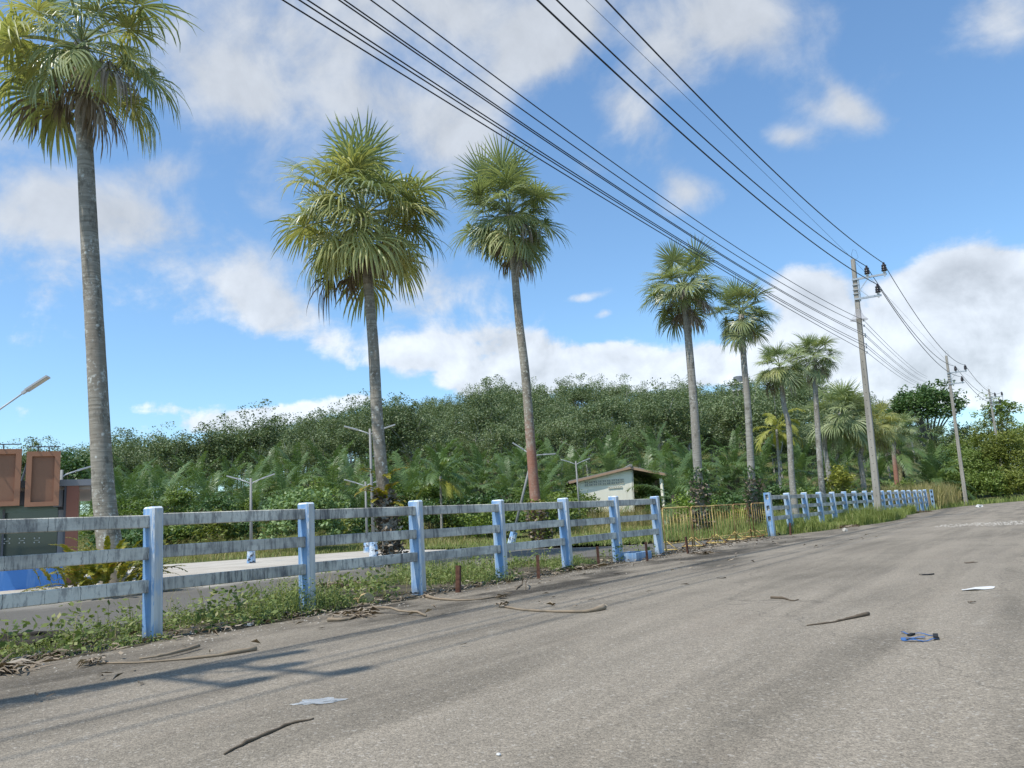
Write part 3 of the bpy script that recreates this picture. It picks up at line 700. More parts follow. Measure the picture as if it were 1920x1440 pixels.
def leaf_quads(C, size, rg, up=.4, aspect=.5):
    n = len(C); d = rg.normal(size=(n, 3)); d[:, 2] = d[:, 2] * .6; d /= np.linalg.norm(d, axis=1, keepdims=True)
    nn = rg.normal(size=(n, 3)); nn[:, 2] = np.abs(nn[:, 2]) + up; s = np.cross(d, nn); s /= np.linalg.norm(s, axis=1, keepdims=True) + 1e-6
    L = size * rg.uniform(.65, 1.3, (n, 1)); W_ = L * aspect * .5
    a = C; b = C + d * L * .5 - s * W_; c = C + d * L; e = C + d * L * .5 + s * W_
    V = np.stack([a, b, c, e], 1).reshape(-1, 3); F = np.arange(n * 4).reshape(-1, 4); return V, F
def clump_points(centres, radii, per, rg):
    C = np.repeat(np.asarray(centres), per, 0); Rr = np.repeat(np.asarray(radii), per)
    v = rg.normal(size=C.shape); v /= np.linalg.norm(v, axis=1, keepdims=True); r = rg.random(len(C)) ** .45
    return C + v * (Rr * r)[:, None] * np.array([1, 1, .7])
def crown_mesh(name, mat, R3, centre, K, per, size, seed, crad=.8, shell=.55, aspect=.5, up=.4, flat=1):
    rg = np.random.default_rng(seed); v = rg.normal(size=(K, 3)); v /= np.linalg.norm(v, axis=1, keepdims=True)
    v[:, 2] = np.where(v[:, 2] < -.5, -v[:, 2] * .6, v[:, 2])
    r = shell + (1 - shell) * rg.random(K); c = v * r[:, None] * np.array(R3) * rg.uniform(.8, 1.12, (K, 1)) + np.array(centre)
    pts = clump_points(c, crad * rg.uniform(.6, 1.25, K), per, rg); V, F = leaf_quads(pts, size, rg, up, aspect)
    return np_mesh(name, V, F, mat), c
def limbs_mesh(base, H, centres, rad, mat, k=7, seed=0, name='trunk', fork=.45):
    rg = random.Random(seed); mb = MB(); b = Vector(base); top = b + Vector((rg.uniform(-.3, .3), rg.uniform(-.3, .3), H * fork))
    mb.tube(curve_pts([b - Vector((0, 0, .2)), b.lerp(top, .5) + Vector((rg.uniform(-.15, .15), rg.uniform(-.15, .15), 0)), top], 6), list(np.linspace(rad, rad * .7, 7)), 7)
    cs = list(centres); rg.shuffle(cs)
    for c in cs[:k]:
        c = Vector(c); mb.tube(curve_pts([top - Vector((0, 0, rg.uniform(0, H * fork * .25))), top.lerp(c, .5) + Vector((0, 0, rg.uniform(-.2, .4))), c], 5), list(np.linspace(rad * .5, rad * .12, 6)), 5)
    return mb.mesh(name, mat, True)

# ------------------------------------------------------------------ the row of fan palms
def fan_palm(label, base, px, depth, r0, r1, crown, sets, nf, nd, scale, mat='trunk', emin=-40, emax=84, pale=None, mixp=0, seed=1, palefrom=3):
    root = thing('fan_palm', label, 'palm tree', base, 0, 'tall fan palms along the fence')
    pts = [at(x, y, depth) for x, y in px]; g = at(*crown, depth)
    trunk_part(root, Vector(base) - Vector((0, 0, .25)), pts + [g], r0, r1, mat)
    palm_crown(root, g - Vector(base), sets, nf, nd, scale, emin, emax, mixp, seed, pale, palefrom)
    return root, pts, g
def gb(x, y): p = gp(x, y); return Vector((p.x, p.y, 0))
b1 = Vector((-19.6, 10.3, 0)); d1 = fwd(b1)
fp1 = fan_palm('biggest fan palm at the left, grey lichened trunk, ragged crown cut by the picture top', b1, [(198, 960), (190, 850), (180, 660), (168, 450), (159, 270), (155, 160)], d1, .285, .185, (153, 80), 'ribbon', 40, 12, 1.26, 'trunk', -48, 80, 'ribbon_pale', .6, 11, 2)
b2 = gb(737, 1064); d2 = fwd(b2)
fp2 = fan_palm('tall fan palm with wide yellowing drooping crown, second from the left', b2, [(728, 1000), (717, 900), (707, 780), (700, 650), (691, 540), (684, 450)], d2, .21, .135, (679, 408), 'ribbon', 62, 10, 1.18, 'trunk', -50, 86, 'ribbon_pale', .75, 22, 2)
b3 = gb(1018, 1024); d3 = fwd(b3)
fp3 = fan_palm('slim fan palm with reddish lower trunk and round green crown, third from the left', b3, [(1010, 985), (1003, 930), (995, 830), (985, 700), (973, 600), (964, 500)], d3, .26, .155, (955, 400), 'stiff', 56, 7, 1.24, 'trunk_red', -46, 84, 'ribbon_pale', .15, 33)
b4 = gb(1318, 1001); d4 = fwd(b4)
fp4 = fan_palm('fan palm behind the yellow barriers, crown touching the palm to its right', b4, [(1315, 960), (1309, 890), (1301, 760), (1291, 640), (1287, 600)], d4, .24, .15, (1280, 538), 'stiff', 48, 8, .94, 'trunk_grey', -46, 84, 'ribbon_pale', .2, 44)
b5 = gb(1419, 988); d5 = fwd(b5)
fp5 = fan_palm('fan palm by the first slotted post of the far fence, crown with dead skirt', b5, [(1415, 950), (1409, 890), (1402, 760), (1395, 680)], d5, .23, .15, (1390, 590), 'stiff', 46, 10, .88, 'trunk_grey', -46, 84, 'ribbon_pale', .2, 55)
def onX(x, X): d = ray(x, 930); return Vector((X, X / d.x * d.y, 0))
b6 = onX(1488, -15.2); d6 = fwd(b6)
fan_palm('shorter silvery fan palm, left one of the pair left of the tall pole', b6, [(1485, 900), (1479, 800), (1470, 760)], d6, .22, .15, (1462, 688), 'silver', 46, 6, .9, 'trunk_grey', -46, 84, 'ribbon_pale', .2, 66)
b7 = onX(1543, -15.0); d7 = fwd(b7)
fan_palm('shorter silvery fan palm, right one of the pair left of the tall pole', b7, [(1540, 900), (1533, 800), (1529, 730)], d7, .24, .16, (1527, 668), 'silver', 46, 6, .98, 'trunk_grey', -46, 84, 'ribbon_pale', .2, 77)
b8 = onX(1560, -17); d8 = fwd(b8)
fan_palm('bushy fan palm on a leaning trunk just left of the tall pole', b8, [(1553, 880), (1546, 830), (1556, 800)], d8, .24, .16, (1577, 775), 'silver', 50, 4, 1.45, 'trunk_grey', -42, 80, None, 0, 88)
b9 = onX(1622, -15); d9 = fwd(b9)
fan_palm('low pale yellow green fan palm partly behind the tall pole', b9, [(1617, 890), (1614, 850)], d9, .24, .18, (1634, 800), 'ribbon_pale', 40, 3, 1.2, 'trunk_grey', -46, 70, None, 0, 99)
b10 = onX(1683, -14); d10 = fwd(b10)
fan_palm('small fan palm on a thin brown trunk right of the tall pole', b10, [(1680, 890), (1676, 840)], d10, .24, .17, (1685, 800), 'silver', 32, 4, .85, 'trunk_red', -40, 78, None, 0, 111)

# shaggy bases: old leaf stubs on the second palm, creepers on the others, ferns
def leaf_wrap(root, pts, r, z0, z1, n, size, mat, seed, name):
    rg = np.random.default_rng(seed); cp = curve_pts(pts, 60); loc = Vector(root.location)
    A = np.array([p - loc for p in cp]); z = rg.uniform(z0, z1, n) ; a = rg.uniform(0, 2 * math.pi, n)
    zi = np.interp(z, A[:, 2], np.arange(len(A))); X = np.interp(zi, np.arange(len(A)), A[:, 0]); Y = np.interp(zi, np.arange(len(A)), A[:, 1])
    rr = r * rg.uniform(1.0, 1.6, n); C = np.stack([X + rr * np.cos(a), Y + rr * np.sin(a), z], 1)
    V, F = leaf_quads(C, size, rg, .2, .6); tag(put(name, np_mesh(name, V, F, mat), root), kind='stuff')
r2 = fp2[0]; pp2 = [b2] + fp2[1]
sb = MB(); cp = curve_pts(pp2, 60)
for k in range(210):
    z = random.uniform(.02, 2.0); p = min(cp, key=lambda q: abs(q.z - z)); a = random.uniform(0, 6.28); o = Vector((math.cos(a), math.sin(a), 0)); c = p - b2; c.z = z
    sb.bar(c + o * .18, c + o * random.uniform(.28, .36) + Vector((0, 0, random.uniform(.06, .16))), .07, .03)
put('leaf_stubs', sb.mesh('leaf_stubs', 'bark_dark'), r2)
leaf_wrap(r2, pp2, .24, .1, 2.3, 500, .14, 'litter', 5, 'dead_fibre')
for q, root_, pts_, b_, top in ((3, fp3[0], fp3[1], b3, 1.9), (4, fp4[0], fp4[1], b4, 3.0), (5, fp5[0], fp5[1], b5, 3.2)):
    leaf_wrap(root_, [b_] + pts_, .28, .0, top, 900, .16, 'dark' if q != 3 else 'bush_olive', q, 'creeper')
    leaf_wrap(root_, [b_] + pts_, .27, .0, top * .8, 500, .2, 'fan_dead', q + 20, 'dead_fibre')

def pinnate(elev, L, mat, n=40, ll=.85, bend=60, w=.032, seed=0, drp=.5, rw=.03, name='frond', mini=False):
    rg = np.random.default_rng(seed); th = R(elev); steps = 12; p = np.zeros(3); pts = [p.copy()]; dirs = []
    for k in range(steps):
        th -= R(bend / steps * (.35 + 1.3 * k / steps)); d = np.array([math.cos(th), 0, math.sin(th)]); p = p + d * L / steps; pts.append(p.copy()); dirs.append(d)
    mb = MB(); mb.tube(pts, list(np.linspace(rw, rw * .25, steps + 1)), 4, False); V = []; F = []
    for i in range(n):
        f = .14 + .86 * (i + .5) / n; u = f * steps; k = min(int(u), steps - 1); q = pts[k] + (pts[k + 1] - pts[k]) * (u - k); d = dirs[k]
        for s in (-1, 1):
            l_ = ll * (math.sin(math.pi * (.12 + .80 * f)) ** .7) * rg.uniform(.85, 1.12)
            nn = np.cross(d, [0, s, 0]) * s; nn = nn / np.linalg.norm(nn); nn = nn if nn[2] > 0 else -nn
            e = d * (.55 + .35 * f) + np.array([0, s, 0]) * .8 + nn * rg.uniform(-.15, .35); e /= np.linalg.norm(e)
            sd = np.cross(e, nn); sd /= np.linalg.norm(sd) + 1e-6; o = len(V)
            a = q; b = q + e * l_ * .5 + np.array([0, 0, -drp * l_ * .10]); c = b + (e * .75 + np.array([0, 0, -drp * rg.uniform(.7, 1.4)])) * l_ * .5
            V += [a - sd * w * .6, a + sd * w * .6, b + sd * w, b - sd * w, c]
            F += [(o, o + 1, o + 2, o + 3), (o + 3, o + 2, o + 4)]
    mb.add(V, F); return mb.mesh(name, mat)
OIL = [[pinnate(e, 4.6, 'oil', 34, .95, bd, .038, s * 9 + e, .55) for s in range(2)] for e, bd in ((80, 42), (60, 62), (40, 75), (20, 72), (0, 60))]
OILD = [pinnate(-15, 4.2, 'oil_dry', 36, .85, 55, .036, 3, .8), pinnate(-40, 3.8, 'oil_dry', 34, .8, 35, .036, 4, .9)]
def oil_palm(x, y, h, s, label, group, seed, nf=22, nd=4):
    rg = random.Random(seed); z = tz(x, y); root = thing('oil_palm', label, 'palm tree', (x, y, z), rg.uniform(0, 6.28), group)
    mb = MB(); mb.tube([(0, 0, -.3), (.02, 0, h * .5), (0, .03, h), (0, 0, h + .4)], [.42, .36, .34, .2], 9)
    put('trunk', mb.mesh('trunk', 'bark_dark'), root)
    for i in range(nf):
        f = (i + .5) / nf; c = min(4, int(f * 5)); put('frond', OIL[c][i % 2], root, (0, 0, h + .3 - .4 * f), (0, R(rg.uniform(-8, 8)), i * 2.39996 + rg.uniform(-.2, .2)), s * rg.uniform(.85, 1.1))
    for i in range(nd): put('dead_frond', OILD[i % 2], root, (0, 0, h - .1), (0, R(rg.uniform(-8, 8)), i * 2.4 * 1.7 + rg.uniform(0, 1)), s * rg.uniform(.8, 1))
    return root

# ------------------------------------------------------------------ oil palm belt below the hill
k = 0
rgo = random.Random(5)
occ = []
def polar(px, d): r_ = ray(px, 960); return r_.x * d, r_.y * d
for row, (d0, x0, x1, step, hh) in enumerate(((60, 225, 1030, 84, 1.0), (70, 180, 1760, 74, 1.5), (82, 215, 1800, 68, 2.6))):
    px = x0
    while px < x1:
        d = d0 + rgo.uniform(-4, 4) + (0 if px < 1200 else (px - 1200) * .03)
        x, y = polar(px + rgo.uniform(-14, 14), d)
        if not (row == 0 and (560 < px < 660)) and not (x > -17):
            h = hh * rgo.uniform(.7, 1.3)
            o_ = oil_palm(x, y, h, rgo.uniform(.85, 1.12), 'oil palm', 'oil palms below the wooded hill', k, 20, 3); k += 1
            name_later(o_, px, ('front row', 'middle row', 'back row')[row] + ' oil palm')
        px += step * rgo.uniform(.85, 1.15)
# palms one can tell apart
x, y = polar(1268, 57); t_ = oil_palm(x, y, 1.7, .95, 'oil palm with olive arching fronds over the hut porch roof', None, 901, 18, 8)
x, y = polar(1700, 88); oil_palm(x, y, 6.0, 1.15, 'tall oil palm with glossy fronds between the tall pole and the dark tree', None, 902, 26, 3)
x, y = polar(1762, 86); oil_palm(x, y, 2.2, 1.0, 'oil palm with drooping old fronds left of the second pole foot', None, 903, 22, 6)

# slim feather palm behind the lot
def feather_palm(label, base, toppx, depth, r, L, mats, seed, nf=15, bend=70, sc_=1.0, ll=.7):
    rg = random.Random(seed); root = thing('feather_palm', label, 'palm tree', base); g = at(*toppx, depth)
    trunk_part(root, Vector(base) - Vector((0, 0, .2)), [Vector(base).lerp(g, .5), g], r, r * .7, 'trunk_grey', n=14, bulge=.1)
    ms = [pinnate(e, L, mats[0], 34, ll, bend, .035, 40 + e + seed, .6) for e in (78, 55, 32, 8)]; md = pinnate(-12, L * .85, mats[1], 30, ll * .9, 60, .035, 44 + seed, .8)
    for i in range(nf): f = (i + .5) / nf; put('frond', ms[min(3, int(f * 4))], root, g - Vector(base), (0, R(rg.uniform(-8, 8)), i * 2.4), sc_ * rg.uniform(.85, 1.1))
    for i in range(5):
        o = put('old_frond', md, root, g - Vector(base) - Vector((0, 0, .2)), (0, 0, i * 1.9), sc_ * .9); o['label'] = 'yellowing lower frond'
b = gb(829, 1020); feather_palm('slim white trunked feather palm at the far lot edge with yellowing lower fronds', b, (826, 892), fwd(b), .10, 2.7, ('oil', 'yellow'), 1, 14)
b = onX(1462, -21); feather_palm('small feather palm with yellow arching fronds left of the shorter fan palms', b, (1456, 805), fwd(b), .15, 3.2, ('yellow', 'yellow'), 2, 9, 110, 1.0, .8)
b = onX(985, -36); feather_palm('slim feather palm trunk beside the crooked lamp post', Vector((b.x, b.y, tz(b.x, b.y))), (983, 880), fwd(b), .14, 3.0, ('oil', 'oil_dry'), 3, 13, 75)

# ------------------------------------------------------------------ rubber trees on the hill
RUB = []
for s in range(6):
    me, c = crown_mesh('crown', 'rubber', (3.4, 3.4, 4.9), (0, 0, 7.0), 135, 46, .27, 500 + s, .95, .35, .5, .3)
    RUB.append((me, limbs_mesh((0, 0, 0), 12, c, .17, 'limb', 9, s)))
rgr = random.Random(3); cnt = 0
for (d, step) in ((96, 58), (104, 54), (113, 50), (123, 46), (134, 43), (147, 40), (162, 40)):
    px = -30 + rgr.uniform(0, 30)
    while px < 1780:
        dd = d + rgr.uniform(-3, 3); x, y = polar(px, dd)
        lim = 1640 if d < 120 else 1780
        if x < -22 and not (px < 170 and d < 120) and px < lim and cnt < 290:
            me, tr = RUB[rgr.randrange(6)]; s = rgr.uniform(.72, 1.22) if d < 140 else rgr.uniform(.8, 1.15)
            t_ = thing('rubber_tree', 'grey green rubber tree crowded among its like on the wooded hill', 'tree', (x, y, tz(x, y) - .2), rgr.uniform(0, 6.28), 'rubber trees massed on the hill', s)
            put('trunk', tr, t_); put('crown', me, t_); cnt += 1
        px += step * rgr.uniform(.8, 1.2)

# ------------------------------------------------------------------ single trees and shrubs
def tree(name, label, x, y, H, R3, zc, mat, K, per, size, seed, cat='tree', group=None, trad=.2, tmat='bark', crad=.8, shell=.5, k=10, aspect=.5, fork=.45, z=None):
    z = tz(x, y) if z is None else z; t_ = thing(name, label, cat, (x, y, z - .05), 0, group)
    me, c = crown_mesh('crown' if cat == 'tree' else 'foliage', mat, R3, (0, 0, zc), K, per, size, seed, crad, shell, aspect)
    put('trunk' if cat == 'tree' else 'stems', limbs_mesh((0, 0, 0), H, c, trad, tmat, k, seed, 'trunk', fork), t_); put('crown' if cat == 'tree' else 'foliage', me, t_); return t_
x, y = polar(1765, 112); tree('spreading_tree', 'dark spreading broadleaf tree standing above the palms behind the second pole', x, y, 12, (4.9, 4.7, 3.7), 12.6, 'dark', 125, 75, .46, 71, trad=.4, crad=1.35, shell=.6, k=16, fork=.6, z=1.0)
x, y = polar(133, 78); tree('dense_tree', 'dark bushy tree rising behind the brown building panels', x, y, 7, (3.0, 3.0, 3.2), 5.4, 'dark', 60, 60, .38, 72, trad=.2, crad=1.0)
x, y = polar(1905, 104); tree('dense_tree', 'thin leafed tree at the right edge behind the roadside bushes', x, y, 12, (3.2, 3.2, 3.6), 9.5, 'bush', 50, 34, .36, 73, trad=.2, crad=.9, shell=.3)
def shrub(label, x, y, w, h, mat, K, per, size, seed, group=None, crad=.42, aspect=.55, z=None):
    return tree('shrub', label, x, y, h * .8, (w / 2, w / 2, h * .52), h * .50, mat, K, per, size, seed, 'shrub', group, .035, 'bark', crad, .5, 8, aspect, .25, z)
def atpx(px, d): return polar(px, d)
x, y = atpx(572, 47.3); shrub('big rounded pale green shrub overgrown with vine behind the lot', x, y, 4.8, 4.0, 'bush_pale', 150, 38, .24, 801, crad=.5, aspect=.75)
x, y = atpx(1303, 46); shrub('rounded bright green bush left of the palm behind the barriers', x, y, 2.5, 2.3, 'bush_lime', 60, 34, .17, 802)
x, y = atpx(1109, 58); shrub('small bush growing against the cream hut wall', x, y, 2.4, 2.3, 'bush', 40, 26, .2, 803)
x, y = atpx(1582, 58); shrub('yellow leaved shrub before the dark palms left of the tall pole', x, y, 2.2, 4.0, 'yellow', 60, 26, .24, 804, crad=.5)
x, y = atpx(1513, 55); shrub('rounded dark green bush behind the far fence between two palm trunks', x, y, 2.4, 2.0, 'bush', 50, 30, .18, 805)
x, y = atpx(1700, 76); shrub('leafy green bush behind the far fence end', x, y, 3.0, 3.0, 'bush', 50, 30, .24, 806)
x, y = atpx(1390, 46); shrub('low green plant at the foot of the palm by the slotted post', x, y, 1.4, 1.3, 'bush_lime', 26, 24, .16, 807)
x, y = atpx(1045, 50); shrub('loose green bush left of the cream hut', x, y, 2.6, 2.7, 'bush', 50, 26, .22, 808)
x, y = atpx(905, 49); shrub('low bright bush right of the slim feather palm', x, y, 2.0, 1.4, 'bush_lime', 40, 26, .18, 809)
rgs = random.Random(9); k = 0
for (d0, px0, px1, st, hh, ms) in ((51, 215, 490, 46, 2.5, ('bush', 'dark', 'bush_olive')), (51, 660, 1060, 52, 2.3, ('bush', 'bush_olive', 'dark')), (58, 190, 1060, 70, 3.6, ('dark', 'bush')), (63, 1225, 1640, 46, 2.6, ('dark', 'bush', 'dark'))):
    px = px0
    while px < px1:
        x, y = atpx(px, d0 + rgs.uniform(-1.5, 2.5)); m_ = ms[rgs.randrange(len(ms))]
        o_ = shrub('shrub', x, y, rgs.uniform(2.4, 4.0), hh * rgs.uniform(.7, 1.2), m_, 55, 26, .25, 820 + k, 'wild shrubs in the tangle behind lot and fence', .5); k += 1
        name_later(o_, px, {'bush': 'mid green', 'dark': 'dark green', 'bush_olive': 'olive green'}[m_] + (' near' if d0 < 55 else ' farther') + ' wild shrub')
        px += st * rgs.uniform(.8, 1.2)
# the mass of bushes on the right
k = 0
for (px, d, w, h, m_) in ((1800, 90, 5, 4.0, 'bush'), (1838, 92, 6, 6.0, 'bush'), (1880, 92, 6, 7.6, 'bush_olive'), (1925, 90, 6, 8.4, 'bush_olive'), (1965, 94, 6, 9, 'bush'), (1815, 100, 6, 7.6, 'bush'), (1860, 104, 6, 9.2, 'bush_olive'),
                          (1905, 104, 7, 11, 'bush_olive'), (1775, 98, 5, 6, 'dark'), (1790, 108, 6, 9, 'rubber'), (1830, 112, 6, 10.5, 'rubber'), (1855, 87, 4.4, 3.2, 'bush'), (1905, 86.5, 4.4, 3.0, 'bush_olive'), (1770, 90, 3.6, 2.8, 'bush')):
    x, y = atpx(px, d)
    o_ = tree('roadside_bush', 'bush', x, y, h * .85, (w / 2, w / 2, h * .53), h * .47, m_, 150, 40, .34, 900 + k, 'shrub', 'roadside bushes massed at the right', .06, 'bark', .75, .5, 8, .36, .25)
    o_['label'] = ['bush left of the second pole foot', 'mid height bush right behind the second pole foot', 'olive bush in the middle of the right bush mass', 'tall olive bush at the right picture edge', 'green bush cut off by the right picture edge', 'green bush rising behind the second pole shaft', 'tall olive bush under the farthest pole', 'tallest olive bush behind the right edge bush',
        'dark bush deep behind the second pole', 'grey green tree like bush left of the farthest pole', 'grey green tree like bush at the farthest pole', 'low front bush on the verge right of the second pole', 'low olive front bush on the verge near the right edge', 'lowest bush on the verge just left of the second pole'][k]; k += 1
name_all()

# fern clump at the foot of the first palm
fc = thing('fern_clump', 'yellowing fern clump at the foot of the biggest palm, behind the rails', 'fern', (-17.9, 9.1, 0))
fm = [pinnate(e, 1.15, 'fern', 22, .17, 55, .030, 60 + e, .3, .010, 'frond') for e in (75, 55, 35, 15)]
for i in range(150):
    a = i * 2.4; rr = random.uniform(.0, 1.0); put('frond', fm[i % 4], fc, (math.cos(a) * rr * .8, math.sin(a) * rr * 1.3, random.uniform(0, .9) * (1 - rr * .5)), (0, R(random.uniform(-15, 15)), a + random.uniform(-.5, .5)), random.uniform(.45, .95))
ef = [pinnate(e, .62, 'fern', 12, .17, 70, .035, 160 + e, .3, .008, 'fern_frond') for e in (55, 25)]
for i in range(30):
    z = 1.75 + random.uniform(-.15, .9); p = min(cp, key=lambda q: abs(q.z - z)) - b2; a = i * 2.4; put('fern_frond', ef[i % 2], r2, (p.x + .17 * math.cos(a), p.y + .17 * math.sin(a), z), (0, 0, a), random.uniform(.7, 1.2))
# ------------------------------------------------------------------ grasses and weeds
def inside(poly, X, Y):
    c = np.zeros(len(X), bool); n = len(poly)
    for i in range(n):
        x1, y1 = poly[i]; x2, y2 = poly[(i + 1) % n]
        if y1 == y2: continue
        t_ = ((y1 > Y) != (y2 > Y)) & (X < (x2 - x1) * (Y - y1) / (y2 - y1) + x1); c ^= t_
    return c
def blades(pts, h, w, lean, rg):
    n = len(pts); a = rg.uniform(0, 2 * math.pi, n); o = np.stack([np.cos(a), np.sin(a), np.zeros(n)], 1); s = np.stack([-np.sin(a), np.cos(a), np.zeros(n)], 1)
    H = h * rg.uniform(.5, 1.2, (n, 1)) if not hasattr(h, 'shape') else h[:, None]; ln = lean * rg.uniform(.2, 1.3, (n, 1)); up = np.array([[0, 0, 1.]])
    p0 = pts; p1 = pts + up * H * .55 + o * H * ln * .3; p2 = pts + up * H * (1 - ln * .25) + o * H * ln
    V = np.stack([p0 - s * w, p0 + s * w, p1 + s * w * .8, p1 - s * w * .8, p2 + s * w * .1, p2 - s * w * .1], 1).reshape(-1, 3); i = np.arange(n)[:, None] * 6
    return V, np.concatenate([i + np.array([[0, 1, 2, 3]]), i + np.array([[3, 2, 4, 5]])])
from mathutils import noise as MN
def scatter(n, box, ok, rg, freq=.6, thr=-.1):
    X = rg.uniform(box[0], box[1], n); Y = rg.uniform(box[2], box[3], n); k_ = ok(X, Y); X, Y = X[k_], Y[k_]
    nz = np.array([MN.noise(Vector((a * freq, b_ * freq, 3.3))) for a, b_ in zip(X, Y)]); k_ = nz > (thr(X, Y) if callable(thr) else thr) + rg.uniform(-.2, .2, len(X)); return X[k_], Y[k_], nz[k_]
rg = np.random.default_rng(21)
def strip(X, Y):
    edge = np.interp(Y, [0, 3, 5.2, 9, 12, 18, 18.6], [-8.5, -8.45, -8.35, -8.5, -8.5, -8.6, -8.7]); inner = np.interp(Y, [0, 4, 7.5, 11.5, 15, 17, 18.6], [-10.1, -10.1, -10.3, -12.0, -13.8, -14, -10])
    return (X < edge) & (X > inner)
X, Y, nz = scatter(16000, (-14.5, -8.3, 1.5, 18.6), strip, rg, .6, lambda X, Y: np.where(Y < 8.3, -.32, .08))
V, F = blades(np.stack([X, Y, np.zeros_like(X)], 1), .07 + .75 * np.clip(nz + .02 + .24 * (Y < 8.3), 0, 1) ** 1.2 * rg.uniform(.5, 1.5, len(X)), .004, .75, rg)
tag(put('grass', np_mesh('grass', V, F, 'grass')), 'green and straw grass along the near fence foot', 'grass', None, 'stuff')
# leafy weeds: small sprigs of leaves
X, Y, nz = scatter(7000, (-11.2, -8.35, 2.2, 18.4), strip, rg, .6, lambda X, Y: np.where(Y < 8.3, -.26, .12))
hh = (.05 + .6 * np.clip(nz + .04 + .22 * (Y < 8.3), 0, 1)) * rg.uniform(.4, 1.2, len(X)); per = 14
C = np.repeat(np.stack([X, Y, np.zeros_like(X)], 1), per, 0); C[:, 2] = np.repeat(hh, per) * rg.uniform(.1, 1, len(C)); C[:, :2] += rg.normal(0, .055, (len(C), 2))
V, F = leaf_quads(C, .036, rg, .5, .6); tag(put('weeds', np_mesh('weeds', V, F, 'weed')), 'small leafy weeds crowding the near fence foot', 'weeds', None, 'stuff')
X, Y, nz = scatter(260, (-11.2, -8.45, 2.2, 18.4), strip, rg, .9, .05)
per = 26; C = np.repeat(np.stack([X, Y, np.zeros_like(X)], 1), per, 0); C[:, 2] = rg.uniform(.03, .42, len(C)) * np.repeat(rg.uniform(.5, 1.3, len(X)), per); C[:, :2] += rg.normal(0, .085, (len(C), 2))
V, F = leaf_quads(C, .085, rg, .7, .5); tag(put('weeds', np_mesh('weeds', V, F, 'weed')), 'taller broad leaved weeds standing among the grass at the near fence', 'weeds', None, 'stuff')
X, Y, nz = scatter(900, (-13.5, -8.4, 2.0, 18.4), strip, rg, .9, .0)
V, F = blades(np.stack([X, Y, np.zeros_like(X)], 1), .55 * rg.uniform(.5, 1.4, len(X)), .003, .5, rg)
tag(put('dry_grass', np_mesh('dry_grass', V, F, 'grass_dry')), 'straw coloured grass stalks at the near fence', 'grass', None, 'stuff')
# island grass between lot and fence, further
def isl(X, Y): return (X < -8.8) & (X > np.interp(Y, [27, 30, 70], [-15, -19, -22]))
X, Y, nz = scatter(14000, (-22, -8.6, 27.5, 70), isl, rg, .35, -.25)
V, F = blades(np.stack([X, Y, np.zeros_like(X)], 1), .3 + .5 * np.clip(nz + .3, 0, 1) * rg.uniform(.5, 1.4, len(X)), .012, .45, rg)
tag(put('grass', np_mesh('grass', V, F, 'grass')), 'grass growing behind the far fence', 'grass', None, 'stuff')
def front(X, Y): return (X < np.interp(Y, [27.5, 32, 37, 42, 46, 50, 66], [-8.35, -7.75, -7.1, -7.0, -7.35, -8.2, -8.4])) & (X > -8.9)
X, Y, nz = scatter(26000, (-9, -6.9, 28.2, 56), front, rg, .5, -.3)
V, F = blades(np.stack([X, Y, np.zeros_like(X)], 1), .22 + (.42 + .45 * np.exp(-((Y - 40.5) / 3.2) ** 2)) * np.clip(nz + .4, 0, 1) * rg.uniform(.4, 1.4, len(X)), .009, .6, rg)
tag(put('grass', np_mesh('grass', V, F, 'grass')), 'rank grass round the tall pole foot in front of the far fence', 'grass', None, 'stuff')
# tall dry grass field behind lot and barriers
def field(X, Y):
    n = (Y - X) / math.sqrt(2); m = (X + Y) / math.sqrt(2)
    return (~inside(LOT, X, Y)) & (X < -10.5) & (n > 26) & (n < 68) & ((n > 45.6) | (Y > 25.2)) & (m > -32) & (m < 40)
X, Y, nz = scatter(110000, (-60, -10, 18, 66), field, rg, .2, -.30)
nn = (Y - X) / math.sqrt(2)
V, F = blades(np.stack([X, Y, terr(X, Y)], 1), .10 + (.22 + .80 * smoothstep((nn - 41) / 16)) * np.clip(nz + .3, 0, 1) * rg.uniform(.3, 1.5, len(X)), .011, .8, rg)
dry = rg.random(len(X)) < np.where(nn > 44, .42, .16) + .5 * nz
i = np.repeat(dry, 1); Fq = F.reshape(2, len(X), 4)
for nm, sel, mt, lb in (('grass', ~dry, 'grass', 'green grass of the field behind the lot and barriers'), ('dry_grass', dry, 'grass_dry', 'straw coloured grass of the field behind the lot and barriers')):
    f_ = Fq[:, sel].reshape(-1, 4); u, inv = np.unique(f_, return_inverse=True)
    tag(put(nm, np_mesh(nm, V[u], inv.reshape(-1, 4), mt)), lb, 'grass', None, 'stuff')
hx, hy = [], []
for px_ in rg.uniform(1075, 1290, 2600): d_ = rg.uniform(54, 61.5); q_ = ray(px_, 960) * d_; hx.append(q_.x); hy.append(q_.y)
X, Y = np.array(hx), np.array(hy); V, F = blades(np.stack([X, Y, terr(X, Y)], 1), rg.uniform(.4, 1.6, len(X)), .014, .45, rg)
tag(put('dry_grass', np_mesh('dry_grass', V, F, 'grass_dry')), 'tall straw coloured grass before the cream hut', 'grass', None, 'stuff')
